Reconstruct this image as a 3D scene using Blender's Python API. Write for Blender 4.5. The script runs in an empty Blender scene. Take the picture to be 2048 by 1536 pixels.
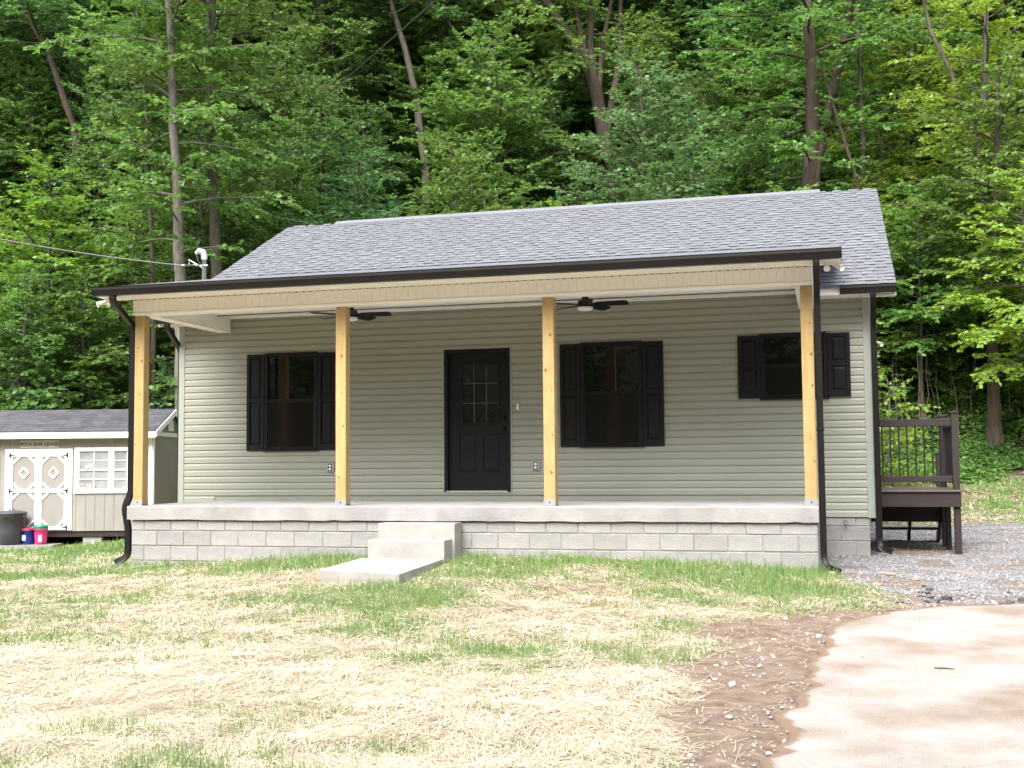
import bpy, math, random
import numpy as np
from mathutils import Matrix, Vector
random.seed(7)
rng = np.random.default_rng(11)
sc = bpy.context.scene
COL = sc.collection
rad = math.radians

# ------------------------------------------------------------------ camera
F = 2344.95                                    # focal length in photograph pixels (2048 wide)
CAM = np.array([9.2075, -14.2454, 0.5391])
RX = np.array([0.96601037, 0.25835131, -0.00886366])
RY = np.array([0.02593898, -0.06275996, 0.99769151])
RF = np.array([-0.25719863, 0.96401026, 0.06732814])
cam = bpy.data.cameras.new('camera')
cam.sensor_fit = 'HORIZONTAL'; cam.sensor_width = 36.0; cam.lens = 36.0 * F / 2048.0
cam.clip_start = 0.05; cam.clip_end = 800
cob = bpy.data.objects.new('camera', cam); COL.objects.link(cob)
cob.matrix_world = Matrix(((RX[0], RY[0], -RF[0], CAM[0]), (RX[1], RY[1], -RF[1], CAM[1]),
                           (RX[2], RY[2], -RF[2], CAM[2]), (0, 0, 0, 1)))
sc.camera = cob

# ------------------------------------------------------------------ light: bright overcast
SUN_EL, SUN_AZ = 52.0, 190.0                    # azimuth clockwise from +Y: in front of the house, to the left
w = bpy.data.worlds.new('World'); sc.world = w; w.use_nodes = True
nt = w.node_tree; nt.nodes.clear()
sky = nt.nodes.new('ShaderNodeTexSky'); sky.sky_type = 'NISHITA'; sky.sun_disc = False
sky.sun_elevation = rad(SUN_EL); sky.sun_rotation = rad(SUN_AZ)
sky.air_density = 1.0; sky.dust_density = 4.0; sky.ozone_density = 1.0
hs = nt.nodes.new('ShaderNodeHueSaturation'); hs.inputs['Saturation'].default_value = 0.45
bg = nt.nodes.new('ShaderNodeBackground'); bg.inputs['Strength'].default_value = 0.15
wo = nt.nodes.new('ShaderNodeOutputWorld')
nt.links.new(sky.outputs[0], hs.inputs['Color']); nt.links.new(hs.outputs[0], bg.inputs[0]); nt.links.new(bg.outputs[0], wo.inputs[0])
sl = bpy.data.lights.new('sun', 'SUN'); sl.energy = 1.5; sl.angle = rad(40); sl.color = (1.0, 0.975, 0.935)
so = bpy.data.objects.new('sun', sl); COL.objects.link(so)
az, el = rad(SUN_AZ), rad(SUN_EL)
sdir = Vector((math.sin(az) * math.cos(el), math.cos(az) * math.cos(el), math.sin(el)))
so.rotation_euler = sdir.to_track_quat('Z', 'Y').to_euler(); so.location = sdir * 60
vs = sc.view_settings
vs.view_transform = 'Standard'; vs.look = 'None'; vs.gamma = 1.0; vs.use_curve_mapping = False
vs.exposure = 1.85
sc.cycles.max_bounces = 7; sc.cycles.diffuse_bounces = 4; sc.cycles.transmission_bounces = 4
sc.cycles.caustics_reflective = False; sc.cycles.caustics_refractive = False

# ------------------------------------------------------------------ helpers: materials
def M(name, col, rough=0.6, var=0.12, scale=3.0, bump=0.0, bscale=60.0, spec=0.4, metal=0.0, col2=None, stretch=None,
      isl=0.0, objv=0.0, stain=None, coat=0.0):
    m = bpy.data.materials.new(name); m.use_nodes = True
    t = m.node_tree; N = t.nodes; L = t.links; p = N['Principled BSDF']
    p.inputs['Roughness'].default_value = rough; p.inputs['Metallic'].default_value = metal
    p.inputs['Specular IOR Level'].default_value = spec
    if coat: p.inputs['Coat Weight'].default_value = coat
    tc = N.new('ShaderNodeTexCoord'); mp = N.new('ShaderNodeMapping')
    if stretch: mp.inputs['Scale'].default_value = stretch
    L.new(tc.outputs['Object'], mp.inputs[0])
    n1 = N.new('ShaderNodeTexNoise'); n1.inputs['Scale'].default_value = scale; n1.inputs['Detail'].default_value = 7; n1.inputs['Roughness'].default_value = 0.62
    L.new(mp.outputs[0], n1.inputs['Vector'])
    rp = N.new('ShaderNodeMapRange'); rp.inputs[1].default_value = 0.3; rp.inputs[2].default_value = 0.7
    L.new(n1.outputs['Fac'], rp.inputs[0])
    mx = N.new('ShaderNodeMix'); mx.data_type = 'RGBA'
    c2 = col2 if col2 else tuple(c * (1 + var) for c in col)
    c1 = col if col2 else tuple(c * (1 - var) for c in col)
    mx.inputs['A'].default_value = (*c1, 1); mx.inputs['B'].default_value = (*c2, 1)
    L.new(rp.outputs[0], mx.inputs['Factor'])
    out = mx.outputs['Result']
    if stain:
        n3 = N.new('ShaderNodeTexNoise'); n3.inputs['Scale'].default_value = stain[1]; n3.inputs['Detail'].default_value = 5
        L.new(tc.outputs['Object'], n3.inputs['Vector'])
        r3 = N.new('ShaderNodeMapRange'); r3.inputs[1].default_value = 0.5; r3.inputs[2].default_value = 0.72; r3.inputs[4].default_value = stain[2]
        L.new(n3.outputs['Fac'], r3.inputs[0])
        m3 = N.new('ShaderNodeMix'); m3.data_type = 'RGBA'; m3.inputs['B'].default_value = (*stain[0], 1)
        L.new(out, m3.inputs['A']); L.new(r3.outputs[0], m3.inputs['Factor']); out = m3.outputs['Result']
    if isl or objv:
        add = N.new('ShaderNodeMath'); add.operation = 'ADD'
        ge = N.new('ShaderNodeNewGeometry'); oi = N.new('ShaderNodeObjectInfo')
        if isl and objv:
            L.new(ge.outputs['Random Per Island'], add.inputs[0]); L.new(oi.outputs['Random'], add.inputs[1])
        elif isl: L.new(ge.outputs['Random Per Island'], add.inputs[0]); add.inputs[1].default_value = 0
        else: L.new(oi.outputs['Random'], add.inputs[0]); add.inputs[1].default_value = 0
        fr = N.new('ShaderNodeMath'); fr.operation = 'FRACT'; L.new(add.outputs[0], fr.inputs[0])
        v = max(isl, objv)
        mr = N.new('ShaderNodeMapRange'); mr.inputs[3].default_value = 1 - v; mr.inputs[4].default_value = 1 + v
        L.new(fr.outputs[0], mr.inputs[0])
        h = N.new('ShaderNodeHueSaturation'); L.new(mr.outputs[0], h.inputs['Value']); L.new(out, h.inputs['Color']); out = h.outputs[0]
    L.new(out, p.inputs['Base Color'])
    if bump:
        n2 = N.new('ShaderNodeTexNoise'); n2.inputs['Scale'].default_value = bscale; n2.inputs['Detail'].default_value = 4
        L.new(mp.outputs[0], n2.inputs['Vector'])
        b = N.new('ShaderNodeBump'); b.inputs['Strength'].default_value = bump; b.inputs['Distance'].default_value = 0.02
        L.new(n2.outputs['Fac'], b.inputs['Height']); L.new(b.outputs[0], p.inputs['Normal'])
    return m

def leafmat(name, c1, c2, trans=0.42):
    m = bpy.data.materials.new(name); m.use_nodes = True
    t = m.node_tree; N = t.nodes; L = t.links; N.clear()
    o = N.new('ShaderNodeOutputMaterial'); p = N.new('ShaderNodeBsdfPrincipled'); tr = N.new('ShaderNodeBsdfTranslucent'); mx = N.new('ShaderNodeMixShader')
    ge = N.new('ShaderNodeNewGeometry'); oi = N.new('ShaderNodeObjectInfo')
    mc = N.new('ShaderNodeMix'); mc.data_type = 'RGBA'; mc.inputs['A'].default_value = (*c1, 1); mc.inputs['B'].default_value = (*c2, 1)
    L.new(ge.outputs['Random Per Island'], mc.inputs['Factor'])
    h = N.new('ShaderNodeHueSaturation'); L.new(mc.outputs['Result'], h.inputs['Color'])
    a = N.new('ShaderNodeMapRange'); a.inputs[3].default_value = 0.485; a.inputs[4].default_value = 0.515; L.new(oi.outputs['Random'], a.inputs[0]); L.new(a.outputs[0], h.inputs['Hue'])
    b = N.new('ShaderNodeMath'); b.operation = 'MULTIPLY'; b.inputs[1].default_value = 7.13; L.new(oi.outputs['Random'], b.inputs[0])
    fr = N.new('ShaderNodeMath'); fr.operation = 'FRACT'; L.new(b.outputs[0], fr.inputs[0])
    vr = N.new('ShaderNodeMapRange'); vr.inputs[3].default_value = 0.8; vr.inputs[4].default_value = 1.2; L.new(fr.outputs[0], vr.inputs[0]); L.new(vr.outputs[0], h.inputs['Value'])
    L.new(h.outputs[0], p.inputs['Base Color']); p.inputs['Roughness'].default_value = 0.42; p.inputs['Specular IOR Level'].default_value = 0.38
    g = N.new('ShaderNodeHueSaturation'); g.inputs['Hue'].default_value = 0.485; g.inputs['Saturation'].default_value = 1.1; g.inputs['Value'].default_value = 1.5
    L.new(h.outputs[0], g.inputs['Color']); L.new(g.outputs[0], tr.inputs['Color'])
    mx.inputs[0].default_value = trans
    L.new(p.outputs[0], mx.inputs[1]); L.new(tr.outputs[0], mx.inputs[2]); L.new(mx.outputs[0], o.inputs[0])
    return m

MT = {}
MT['siding'] = M('sage_vinyl', (0.268, 0.275, 0.226), 0.5, 0.03, 0.6, 0.0, 2.0, 0.35)
MT['trim'] = M('sage_trim', (0.275, 0.30, 0.262), 0.5, 0.03, 1, 0, 10, 0.35)
MT['cream'] = M('cream_vinyl', (0.80, 0.775, 0.725), 0.5, 0.04, 1.2, 0.03, 3, 0.4)
MT['white'] = M('white_aluminium', (0.82, 0.81, 0.78), 0.5, 0.04, 2, 0.02, 20, 0.4)
MT['slot'] = M('vent_slot_dark', (0.07, 0.06, 0.05), 0.8, 0.1)
MT['black'] = M('black_vinyl', (0.0060, 0.0055, 0.0068), 0.5, 0.15, 5, 0.02, 60, 0.22)
MT['gutter'] = M('dark_bronze_aluminium', (0.0070, 0.0060, 0.0056), 0.38, 0.12, 4, 0.01, 30, 0.3)
MT['glass'] = M('dark_window_glass', (0.004, 0.0045, 0.0045), 0.012, 0.1, 1, 0.0, 1.5, 1.0)
MT['screen'] = M('insect_screen', (0.009, 0.0080, 0.0075), 0.10, 0.08, 2, 0, 100, 0.6)
MT['block'] = M('concrete_block', (0.275, 0.272, 0.268), 0.92, 0.15, 3.5, 0.5, 70, 0.2, objv=0.08, stain=((0.34, 0.28, 0.21), 4.0, 0.5))
MT['mortar'] = M('mortar', (0.25, 0.235, 0.215), 0.95, 0.15, 8, 0.4, 80, 0.2)
MT['slab'] = M('poured_concrete', (0.285, 0.275, 0.268), 0.85, 0.14, 2.6, 0.3, 40, 0.25, stain=((0.19, 0.18, 0.175), 1.1, 0.75))
MT['step'] = M('step_concrete', (0.305, 0.292, 0.272), 0.85, 0.14, 4, 0.25, 50, 0.25)
MT['post'] = M('treated_pine', (0.335, 0.228, 0.090), 0.6, 0.1, 2.5, 0.15, 20, 0.3, col2=(0.43, 0.315, 0.145), stretch=(9, 9, 0.7), stain=((0.33, 0.17, 0.05), 6, 0.45), objv=0.07)
MT['knot'] = M('pine_knot', (0.16, 0.075, 0.025), 0.6, 0.3, 30)
MT['muntin'] = M('pewter_muntin', (0.10, 0.10, 0.098), 0.4, 0.05)
MT['galv'] = M('galvanised_steel', (0.40, 0.41, 0.42), 0.45, 0.1, 12, 0.02, 40, 0.5, 0.6)
MT['shingle'] = M('grey_asphalt_shingle', (0.160, 0.165, 0.180), 0.9, 0.10, 40, 0.5, 300, 0.25, isl=0.11, objv=0.11)
MT['shinglebase'] = M('grey_shingle_course', (0.136, 0.141, 0.156), 0.9, 0.10, 30, 0.5, 300, 0.25)
MT['drip'] = M('drip_edge', (0.62, 0.64, 0.60), 0.5, 0.05)
MT['deck'] = M('dark_brown_stained_wood', (0.030, 0.021, 0.021), 0.55, 0.18, 3, 0.15, 30, 0.35, stretch=(1, 6, 6))
MT['deckboard'] = M('weathered_deck_board', (0.11, 0.085, 0.08), 0.7, 0.15, 5, 0.15, 30, 0.3, objv=0.1)
MT['iron'] = M('black_baluster', (0.018, 0.017, 0.018), 0.4, 0.1)
MT['shedwall'] = M('taupe_paint', (0.255, 0.242, 0.225), 0.7, 0.05, 1.5, 0.1, 60, 0.3, stretch=(4, 4, 1), stain=((0.42, 0.36, 0.27), 1.6, 0.25))
MT['shedtrim'] = M('white_paint', (0.80, 0.80, 0.79), 0.55, 0.04, 4, 0.05, 40, 0.35)
MT['shedroof'] = M('charcoal_shingle', (0.078, 0.078, 0.086), 0.9, 0.2, 6, 0.5, 120, 0.2, isl=0.2)
MT['shedglass'] = M('curtained_glass', (0.26, 0.28, 0.28), 0.08, 0.3, 1.6, 0, 10, 0.5)
MT['signwood'] = M('sign_board', (0.44, 0.42, 0.35), 0.8, 0.2, 8, 0.1, 30)
MT['signpaper'] = M('white_card', (0.8, 0.79, 0.77), 0.6, 0.02)
MT['lettergrey'] = M('carved_letter', (0.05, 0.045, 0.04), 0.8, 0.1)
MT['letterred'] = M('red_marker', (0.38, 0.012, 0.02), 0.6, 0.1)
MT['canplastic'] = M('grey_bin_plastic', (0.048, 0.051, 0.058), 0.5, 0.12, 6, 0.1, 20, 0.4)
MT['blue'] = M('blue_bucket', (0.015, 0.03, 0.22), 0.35, 0.1, 4)
MT['redlid'] = M('red_lid', (0.45, 0.02, 0.03), 0.4, 0.1)
MT['pink'] = M('pink_bucket', (0.72, 0.05, 0.22), 0.35, 0.1, 4)
MT['green'] = M('green_lid', (0.01, 0.19, 0.10), 0.4, 0.1)
MT['labelw'] = M('bucket_label', (0.7, 0.7, 0.72), 0.5, 0.3, 30)
MT['cable'] = M('grey_cable', (0.16, 0.16, 0.165), 0.5, 0.1)
MT['cabledark'] = M('black_cable', (0.02, 0.02, 0.02), 0.5, 0.1)
MT['lens'] = M('frosted_lens', (0.75, 0.73, 0.70), 0.35, 0.02)
MT['bark'] = M('grey_bark', (0.075, 0.062, 0.048), 0.95, 0.4, 5, 1.0, 26, 0.15, stretch=(3, 3, 0.6), col2=(0.17, 0.150, 0.122))
MT['barkpale'] = M('pale_bark', (0.11, 0.10, 0.082), 0.95, 0.4, 7, 1.0, 26, 0.15, stretch=(3, 3, 0.8), col2=(0.24, 0.222, 0.19))
MT['barkdark'] = M('dark_bark', (0.055, 0.042, 0.032), 0.95, 0.4, 5, 1.0, 26, 0.15, stretch=(3, 3, 0.6), col2=(0.11, 0.085, 0.065))
MT['barkmoss'] = M('mossy_bark', (0.06, 0.056, 0.03), 0.95, 0.4, 5, 1.0, 26, 0.15, stretch=(3, 3, 0.6), col2=(0.155, 0.140, 0.108))
MT['leaf_light'] = leafmat('leaf_yellow_green', (0.130, 0.235, 0.034), (0.205, 0.325, 0.066))
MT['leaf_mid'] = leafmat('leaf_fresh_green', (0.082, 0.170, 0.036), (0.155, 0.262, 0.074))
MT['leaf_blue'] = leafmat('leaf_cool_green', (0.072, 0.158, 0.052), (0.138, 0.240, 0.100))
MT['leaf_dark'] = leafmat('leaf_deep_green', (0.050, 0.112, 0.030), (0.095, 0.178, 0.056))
MT['leaf_dead'] = leafmat('leaf_rusty_brown', (0.20, 0.075, 0.020), (0.30, 0.12, 0.04), 0.2)
MT['grass'] = leafmat('grass_blade', (0.100, 0.185, 0.045), (0.215, 0.300, 0.115), 0.3)
MT['straw'] = M('straw', (0.575, 0.50, 0.375), 0.7, 0.1, 5, 0, 10, 0.3, isl=0.38)
MT['gravel'] = M('gravel_stone', (0.215, 0.21, 0.215), 0.85, 0.12, 20, 0.2, 80, 0.25, isl=0.28)
MT['pebble'] = M('pebble', (0.30, 0.275, 0.255), 0.85, 0.12, 20, 0.2, 80, 0.25, isl=0.45)
MT['asphaltlump'] = M('asphalt_lump', (0.085, 0.08, 0.084), 0.9, 0.3, 25, 0.6, 60, 0.2, objv=0.4)
MT['sandstone'] = M('tan_stone', (0.42, 0.29, 0.20), 0.9, 0.25, 12, 0.4, 50, 0.2, objv=0.25)
MT['deadwood'] = M('grey_deadwood', (0.30, 0.26, 0.21), 0.9, 0.2, 8, 0.4, 40, 0.2)

# ------------------------------------------------------------------ helpers: meshes and objects
class MB:
    def __init__(s): s.v = []; s.f = []
    def add(s, vs_, fs):
        b = len(s.v); s.v += [tuple(map(float, q)) for q in vs_]; s.f += [tuple(b + i for i in f) for f in fs]; return s
    def box(s, x0, x1, y0, y1, z0, z1):
        return s.add([(x0, y0, z0), (x1, y0, z0), (x1, y1, z0), (x0, y1, z0), (x0, y0, z1), (x1, y0, z1), (x1, y1, z1), (x0, y1, z1)],
                     [(0, 3, 2, 1), (4, 5, 6, 7), (0, 1, 5, 4), (1, 2, 6, 5), (2, 3, 7, 6), (3, 0, 4, 7)])
    def cbox(s, x0, x1, y0, y1, z0, z1, c=0.006):
        c = min(c, (x1 - x0) * .45, (y1 - y0) * .45, (z1 - z0) * .45)
        X = (x0, x1); Y = (y0, y1); Z = (z0, z1); vs_ = []; idx = {}
        for i in (0, 1):
            for j in (0, 1):
                for k in (0, 1):
                    sx, sy, sz = (c if i == 0 else -c), (c if j == 0 else -c), (c if k == 0 else -c)
                    idx[i, j, k] = len(vs_)
                    vs_ += [(X[i], Y[j] + sy, Z[k] + sz), (X[i] + sx, Y[j], Z[k] + sz), (X[i] + sx, Y[j] + sy, Z[k])]
        g = lambda i, j, k, a: idx[i, j, k] + a
        fs = [tuple(g(0, j, k, 0) for j, k in ((0, 0), (0, 1), (1, 1), (1, 0))), tuple(g(1, j, k, 0) for j, k in ((0, 0), (1, 0), (1, 1), (0, 1))),
              tuple(g(i, 0, k, 1) for i, k in ((0, 0), (1, 0), (1, 1), (0, 1))), tuple(g(i, 1, k, 1) for i, k in ((0, 0), (0, 1), (1, 1), (1, 0))),
              tuple(g(i, j, 0, 2) for i, j in ((0, 0), (0, 1), (1, 1), (1, 0))), tuple(g(i, j, 1, 2) for i, j in ((0, 0), (1, 0), (1, 1), (0, 1)))]
        for k in (0, 1):
            for j in (0, 1):
                fs.append((g(0, j, k, 1), g(1, j, k, 1), g(1, j, k, 2), g(0, j, k, 2)))
            for i in (0, 1):
                fs.append((g(i, 0, k, 0), g(i, 1, k, 0), g(i, 1, k, 2), g(i, 0, k, 2)))
        for i in (0, 1):
            for j in (0, 1):
                fs.append((g(i, j, 0, 0), g(i, j, 1, 0), g(i, j, 1, 1), g(i, j, 0, 1)))
                for k in (0, 1): fs.append((g(i, j, k, 0), g(i, j, k, 1), g(i, j, k, 2)))
        return s.add(vs_, fs)
    def prism(s, poly, axis, a0, a1):
        # polygon in the two other axes (in xyz order), extruded along axis from a0 to a1
        n = len(poly); vs_ = []
        for a in (a0, a1):
            for p in poly:
                q = [p[0], p[1]]; q.insert(axis, a); vs_.append(q)
        fs = [tuple(range(n)), tuple(range(2 * n - 1, n - 1, -1))] + [(i, (i + 1) % n, n + (i + 1) % n, n + i) for i in range(n)]
        return s.add(vs_, fs)
    def sweep(s, path, prof, up=(0, 0, 1), caps=True, scales=None):
        P = [np.array(p, float) for p in path]; n = len(prof); vs_ = []; up = np.array(up, float); last = None
        for i, p in enumerate(P):
            t = (P[min(i + 1, len(P) - 1)] - P[max(i - 1, 0)]); t /= np.linalg.norm(t) + 1e-9
            a = np.cross(t, up)
            if np.linalg.norm(a) < 0.15: a = last if last is not None else np.cross(t, (0.0, 1.0, 0.0))
            a = a - t * (a @ t); a /= np.linalg.norm(a) + 1e-9; last = a; b = np.cross(a, t)
            k = 1 if scales is None else scales[i]
            for (u, v) in prof: vs_.append(p + k * (a * u + b * v))
        fs = [(i * n + j, i * n + (j + 1) % n, (i + 1) * n + (j + 1) % n, (i + 1) * n + j) for i in range(len(P) - 1) for j in range(n)]
        if caps: fs += [tuple(range(n)), tuple(range(len(P) * n - 1, (len(P) - 1) * n - 1, -1))]
        return s.add(vs_, fs)
    def tube(s, path, r, n=8, scales=None):
        return s.sweep(path, [(r * math.cos(2 * math.pi * k / n), r * math.sin(2 * math.pi * k / n)) for k in range(n)], scales=scales)
    def lathe(s, prof, n=24, c=(0, 0, 0)):
        vs_ = []; m = len(prof)
        for r, z in prof:
            for k in range(n):
                a = 2 * math.pi * k / n; vs_.append((c[0] + r * math.cos(a), c[1] + r * math.sin(a), c[2] + z))
        fs = [(i * n + k, i * n + (k + 1) % n, (i + 1) * n + (k + 1) % n, (i + 1) * n + k) for i in range(m - 1) for k in range(n)]
        fs += [tuple(range(n - 1, -1, -1)), tuple(range((m - 1) * n, m * n))]
        return s.add(vs_, fs)
    def mesh(s, name, mat, smooth=False):
        me = bpy.data.meshes.new(name); me.from_pydata(s.v, [], s.f); me.update()
        if mat is not None: me.materials.append(MT[mat] if isinstance(mat, str) else mat)
        if smooth:
            me.polygons.foreach_set('use_smooth', [True] * len(me.polygons))
        return me

def link(name, data, parent=None, loc=None):
    o = bpy.data.objects.new(name, data); COL.objects.link(o)
    if parent is not None:
        o.parent = parent
    if loc is not None: o.location = loc
    return o
def tag(o, label=None, cat=None, group=None, kind=None):
    if label: o['label'] = label
    if cat: o['category'] = cat
    if group: o['group'] = group
    if kind: o['kind'] = kind
    return o
class Thing:
    """An Empty at the thing's base; parts are modelled in world coordinates (or in a given frame)."""
    def __init__(s, name, label, cat, base, group=None, rotz=0.0):
        s.e = bpy.data.objects.new(name, None); COL.objects.link(s.e); s.e.location = base; s.e.rotation_euler = (0, 0, rotz)
        s.base = Vector(base); s.rot = rotz; tag(s.e, label, cat, group)
    def part(s, name, mb, mat, parent=None, smooth=False, label=None):
        me = mb.mesh(name, mat, smooth) if isinstance(mb, MB) else mb
        o = link(name, me, parent or s.e)
        if parent is None and s.rot == 0.0: o.location = -s.base
        if label: o['label'] = label
        return o

def big_mesh(name, V, Fq, mat):
    """numpy quads or triangles"""
    me = bpy.data.meshes.new(name); V = np.asarray(V, np.float32); Fq = np.asarray(Fq, np.int32); k = Fq.shape[1]
    me.vertices.add(len(V)); me.vertices.foreach_set('co', V.ravel())
    me.loops.add(Fq.size); me.loops.foreach_set('vertex_index', Fq.ravel())
    me.polygons.add(len(Fq)); me.polygons.foreach_set('loop_start', np.arange(0, Fq.size, k, dtype=np.int32)); me.polygons.foreach_set('loop_total', np.full(len(Fq), k, np.int32))
    me.update(calc_edges=True)
    if mat: me.materials.append(MT[mat])
    return me

# value noise -----------------------------------------------------------------
_T = np.random.default_rng(3).random((256, 256))
def vnoise(x, y):
    xi = np.floor(x).astype(int); yi = np.floor(y).astype(int); fx = x - xi; fy = y - yi
    fx = fx * fx * (3 - 2 * fx); fy = fy * fy * (3 - 2 * fy)
    g = lambda a, b: _T[a % 256, b % 256]
    return (g(xi, yi) * (1 - fx) + g(xi + 1, yi) * fx) * (1 - fy) + (g(xi, yi + 1) * (1 - fx) + g(xi + 1, yi + 1) * fx) * fy
def fbm(x, y, o=4):
    s = 0; a = 0.5
    for i in range(o): s = s + a * vnoise(x * 2 ** i + 17 * i, y * 2 ** i + 31 * i); a *= 0.5
    return s / (1 - 0.5 ** o)

# ------------------------------------------------------------------ terrain
D = 2.372
CP = np.array([(0, 0, -.83), (1.8, 0, -.735), (2.8, 0, -.67), (4.2, 0, -.64), (5.2, 0, -.63), (7.1, 0, -.645), (8.3, 0, -.71), (9.1, 0, -.765),
    (-3, 0, -.95), (-6, 0, -1.04), (-6.2, 7.0, -1.17), (-8.6, 6.7, -1.20), (-4.7, 7.7, -1.0), (-4.0, 3.5, -1.02), (-1.2, 4, -.95), (-1.2, 10, -.9), (-7.5, 12, -.8),
    (9.75, 2.37, -.76), (10.9, 3, -.765), (10.95, 4.8, -.76), (12, 5, -.74), (13.2, 12.8, -.60), (13.9, 17.0, -.10), (10, 11.5, -.62), (5, 11.5, -.65), (5, 16, -.3), (0, 16, -.3), (16, 8, -.7),
    (0, -3, -.98), (4, -3.2, -.86), (7, -3, -.88), (9.1, -2, -.87), (11, -2, -.87), (4, -6, -.98), (9, -6, -1.0), (0, -6, -1.04), (9, -12, -1.05), (0, -14, -1.08), (16, -14, -1.05), (16, -4, -.95), (16, 2, -.82),
    (4.3, -2.4, -.765), (2.5, -1.2, -.78), (6, -1.1, -.71), (8, -1, -.79), (9.6, .6, -.79), (4.5, 5, -.7)])
def _k(r2): return 0.5 * r2 * np.log(r2 + 1e-9)
def _solve():
    n = len(CP); P = CP[:, :2]
    r2 = ((P[:, None] - P[None]) ** 2).sum(-1); A = np.zeros((n + 3, n + 3)); A[:n, :n] = _k(r2) + np.eye(n) * 0.05
    A[:n, n] = 1; A[:n, n + 1:] = P; A[n, :n] = 1; A[n + 1:, :n] = P.T
    return np.linalg.solve(A, np.concatenate([CP[:, 2], np.zeros(3)]))
_W = _solve()
def ground_base(x, y):
    x = np.asarray(x, float); y = np.asarray(y, float); xc = np.clip(x, -9, 16); yc = np.clip(y, -14, 17); n = len(CP)
    z = _W[n] + _W[n + 1] * xc + _W[n + 2] * yc
    for i in range(n): z = z + _W[i] * _k((xc - CP[i, 0]) ** 2 + (yc - CP[i, 1]) ** 2)
    foot = 16.6 + 2.0 / (1 + np.exp(-(x - 8.5) * 1.2)) - 4.2 / (1 + np.exp((x + 3) * .6)) + 0.9 * np.sin(x * .31 + 1) - 1.2 / (1 + np.exp(-(x - 17) * .8))
    q = (y - foot); hill = 0.60 * np.log1p(np.exp(np.clip(q * .9, -30, 30))) / .9
    hill = np.where(q > 30, 0.6 * q, hill)
    back = np.clip(-y - 27, 0, 40); hill = hill + 0.55 * back
    hill = hill + np.clip(hill / 3, 0, 1) * (fbm(x * .22, y * .22, 3) - .5) * 1.6
    return z + hill
def lump(x, y): return (fbm(x * 2.3 + 9, y * 2.3, 3) - .5) * 0.05
XL = None
def G(x, y):
    return ground_base(x, y) + lump(np.asarray(x, float), np.asarray(y, float))
def gpt(px, py):
    v = (px - 1024) / F * RX - (py - 768) / F * RY + RF; t = 10.0
    for _ in range(60):
        p = CAM + v * t; h = float(ground_base(p[0], p[1])); t += (h - p[2]) / v[2] * 0.6 if abs(v[2]) > 1e-4 else 0
    p = CAM + v * t; return p[0], p[1]
def at(px, py, dep): return CAM + dep * ((px - 1024) / F * RX - (py - 768) / F * RY + RF)
def project(P):
    q = P - CAM; z = q @ RF; return 1024 + F * (q @ RX) / z, 768 - F * (q @ RY) / z, z

# driveway left edge as x(y)
_dp = [gpt(*p) for p in [(1470, 1600), (1500, 1536), (1560, 1470), (1585, 1420), (1640, 1345), (1628, 1310), (1640, 1275), (1685, 1247), (1760, 1227), (1860, 1217), (2048, 1211), (2300, 1200)]]
_dy = np.array([-30.0] + [p[1] for p in _dp]); _dx = np.array([_dp[0][0] - .6] + [p[0] for p in _dp])
for i in range(1, len(_dy)): _dy[i] = max(_dy[i], _dy[i - 1] + 0.01)
def drive_edge(y): return np.interp(y, _dy, _dx) + (fbm(np.asarray(y) * 1.3, np.asarray(y) * 0 + 3.3, 3) - .5) * 0.3 + (fbm(np.asarray(y) * 7.0, np.asarray(y) * 0 + 8.3, 3) - .5) * 0.16
YTOP = _dy[-1]
def in_drive(x, y): return (y < YTOP) & (x > drive_edge(y))
def sstep(a, b, x): t = np.clip((x - a) / (b - a), 0, 1); return t * t * (3 - 2 * t)
def zones(x, y):
    """lawn, gravel, forest weights"""
    x = np.asarray(x, float); y = np.asarray(y, float); n = fbm(x * 1.1 + 5, y * 1.1, 4) - .5
    e = np.where(y < YTOP, drive_edge(np.minimum(y, YTOP)), 30.0)
    dirt_w = np.interp(y, [-9, -6, -4, -2.5, -1.2], [0.55, 0.75, 1.0, 0.6, 0.25])
    right = np.where(y < -1.0, np.minimum(e - dirt_w, 9.6), np.interp(y, [-1.0, -.4, 0.3], [9.65, 9.38, 9.2]))
    lawn = sstep(-.22, .22, right - x + n * 0.9)
    gravel = sstep(-.2, .2, x - np.interp(y, [-1.2, -.6, 0, .4], [9.9, 9.5, 9.32, 9.15]) + n * .7) * sstep(-.25, .1, y - np.interp(x, [9, 10, 12, 16], [-1.3, -1.8, -1.9, -1.7]) + n * .4) * (1 - sstep(8.6, 10.6, y + n * 1.2 - (x - 12) * .2))
    backlawn = sstep(9.0, 10.6, y + n * 1.2 - (x - 12) * .2) * sstep(9.3, 9.9, x)
    lawn = np.maximum(lawn, backlawn)
    foot = 16.6 + 2.0 / (1 + np.exp(-(x - 8.5) * 1.2)) - 4.2 / (1 + np.exp((x + 3) * .6)) + 0.9 * np.sin(x * .31 + 1) - 1.2 / (1 + np.exp(-(x - 17) * .8))
    forest = sstep(-1.6, -.3, y - foot + n * 1.5)
    forest = np.maximum(forest, sstep(25, 28, -y))
    soil = np.exp(-((x - 10.45) / .55) ** 4 - ((y - 3.75) / 1.0) ** 4); gravel = gravel * (1 - .95 * np.clip(soil * 1.3 + n * .8, 0, 1) * (soil > .05))
    patch = fbm(x * 1.9 + 60, y * 2.6 + 11, 3); gravel = gravel * (1 - .85 * sstep(.56, .66, patch + .10 * sstep(.4, -1.0, y)))
    lawn = lawn * (1 - soil)
    gravel = gravel * (1 - forest); lawn = lawn * (1 - forest) * (1 - gravel)
    return lawn, gravel, forest
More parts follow.
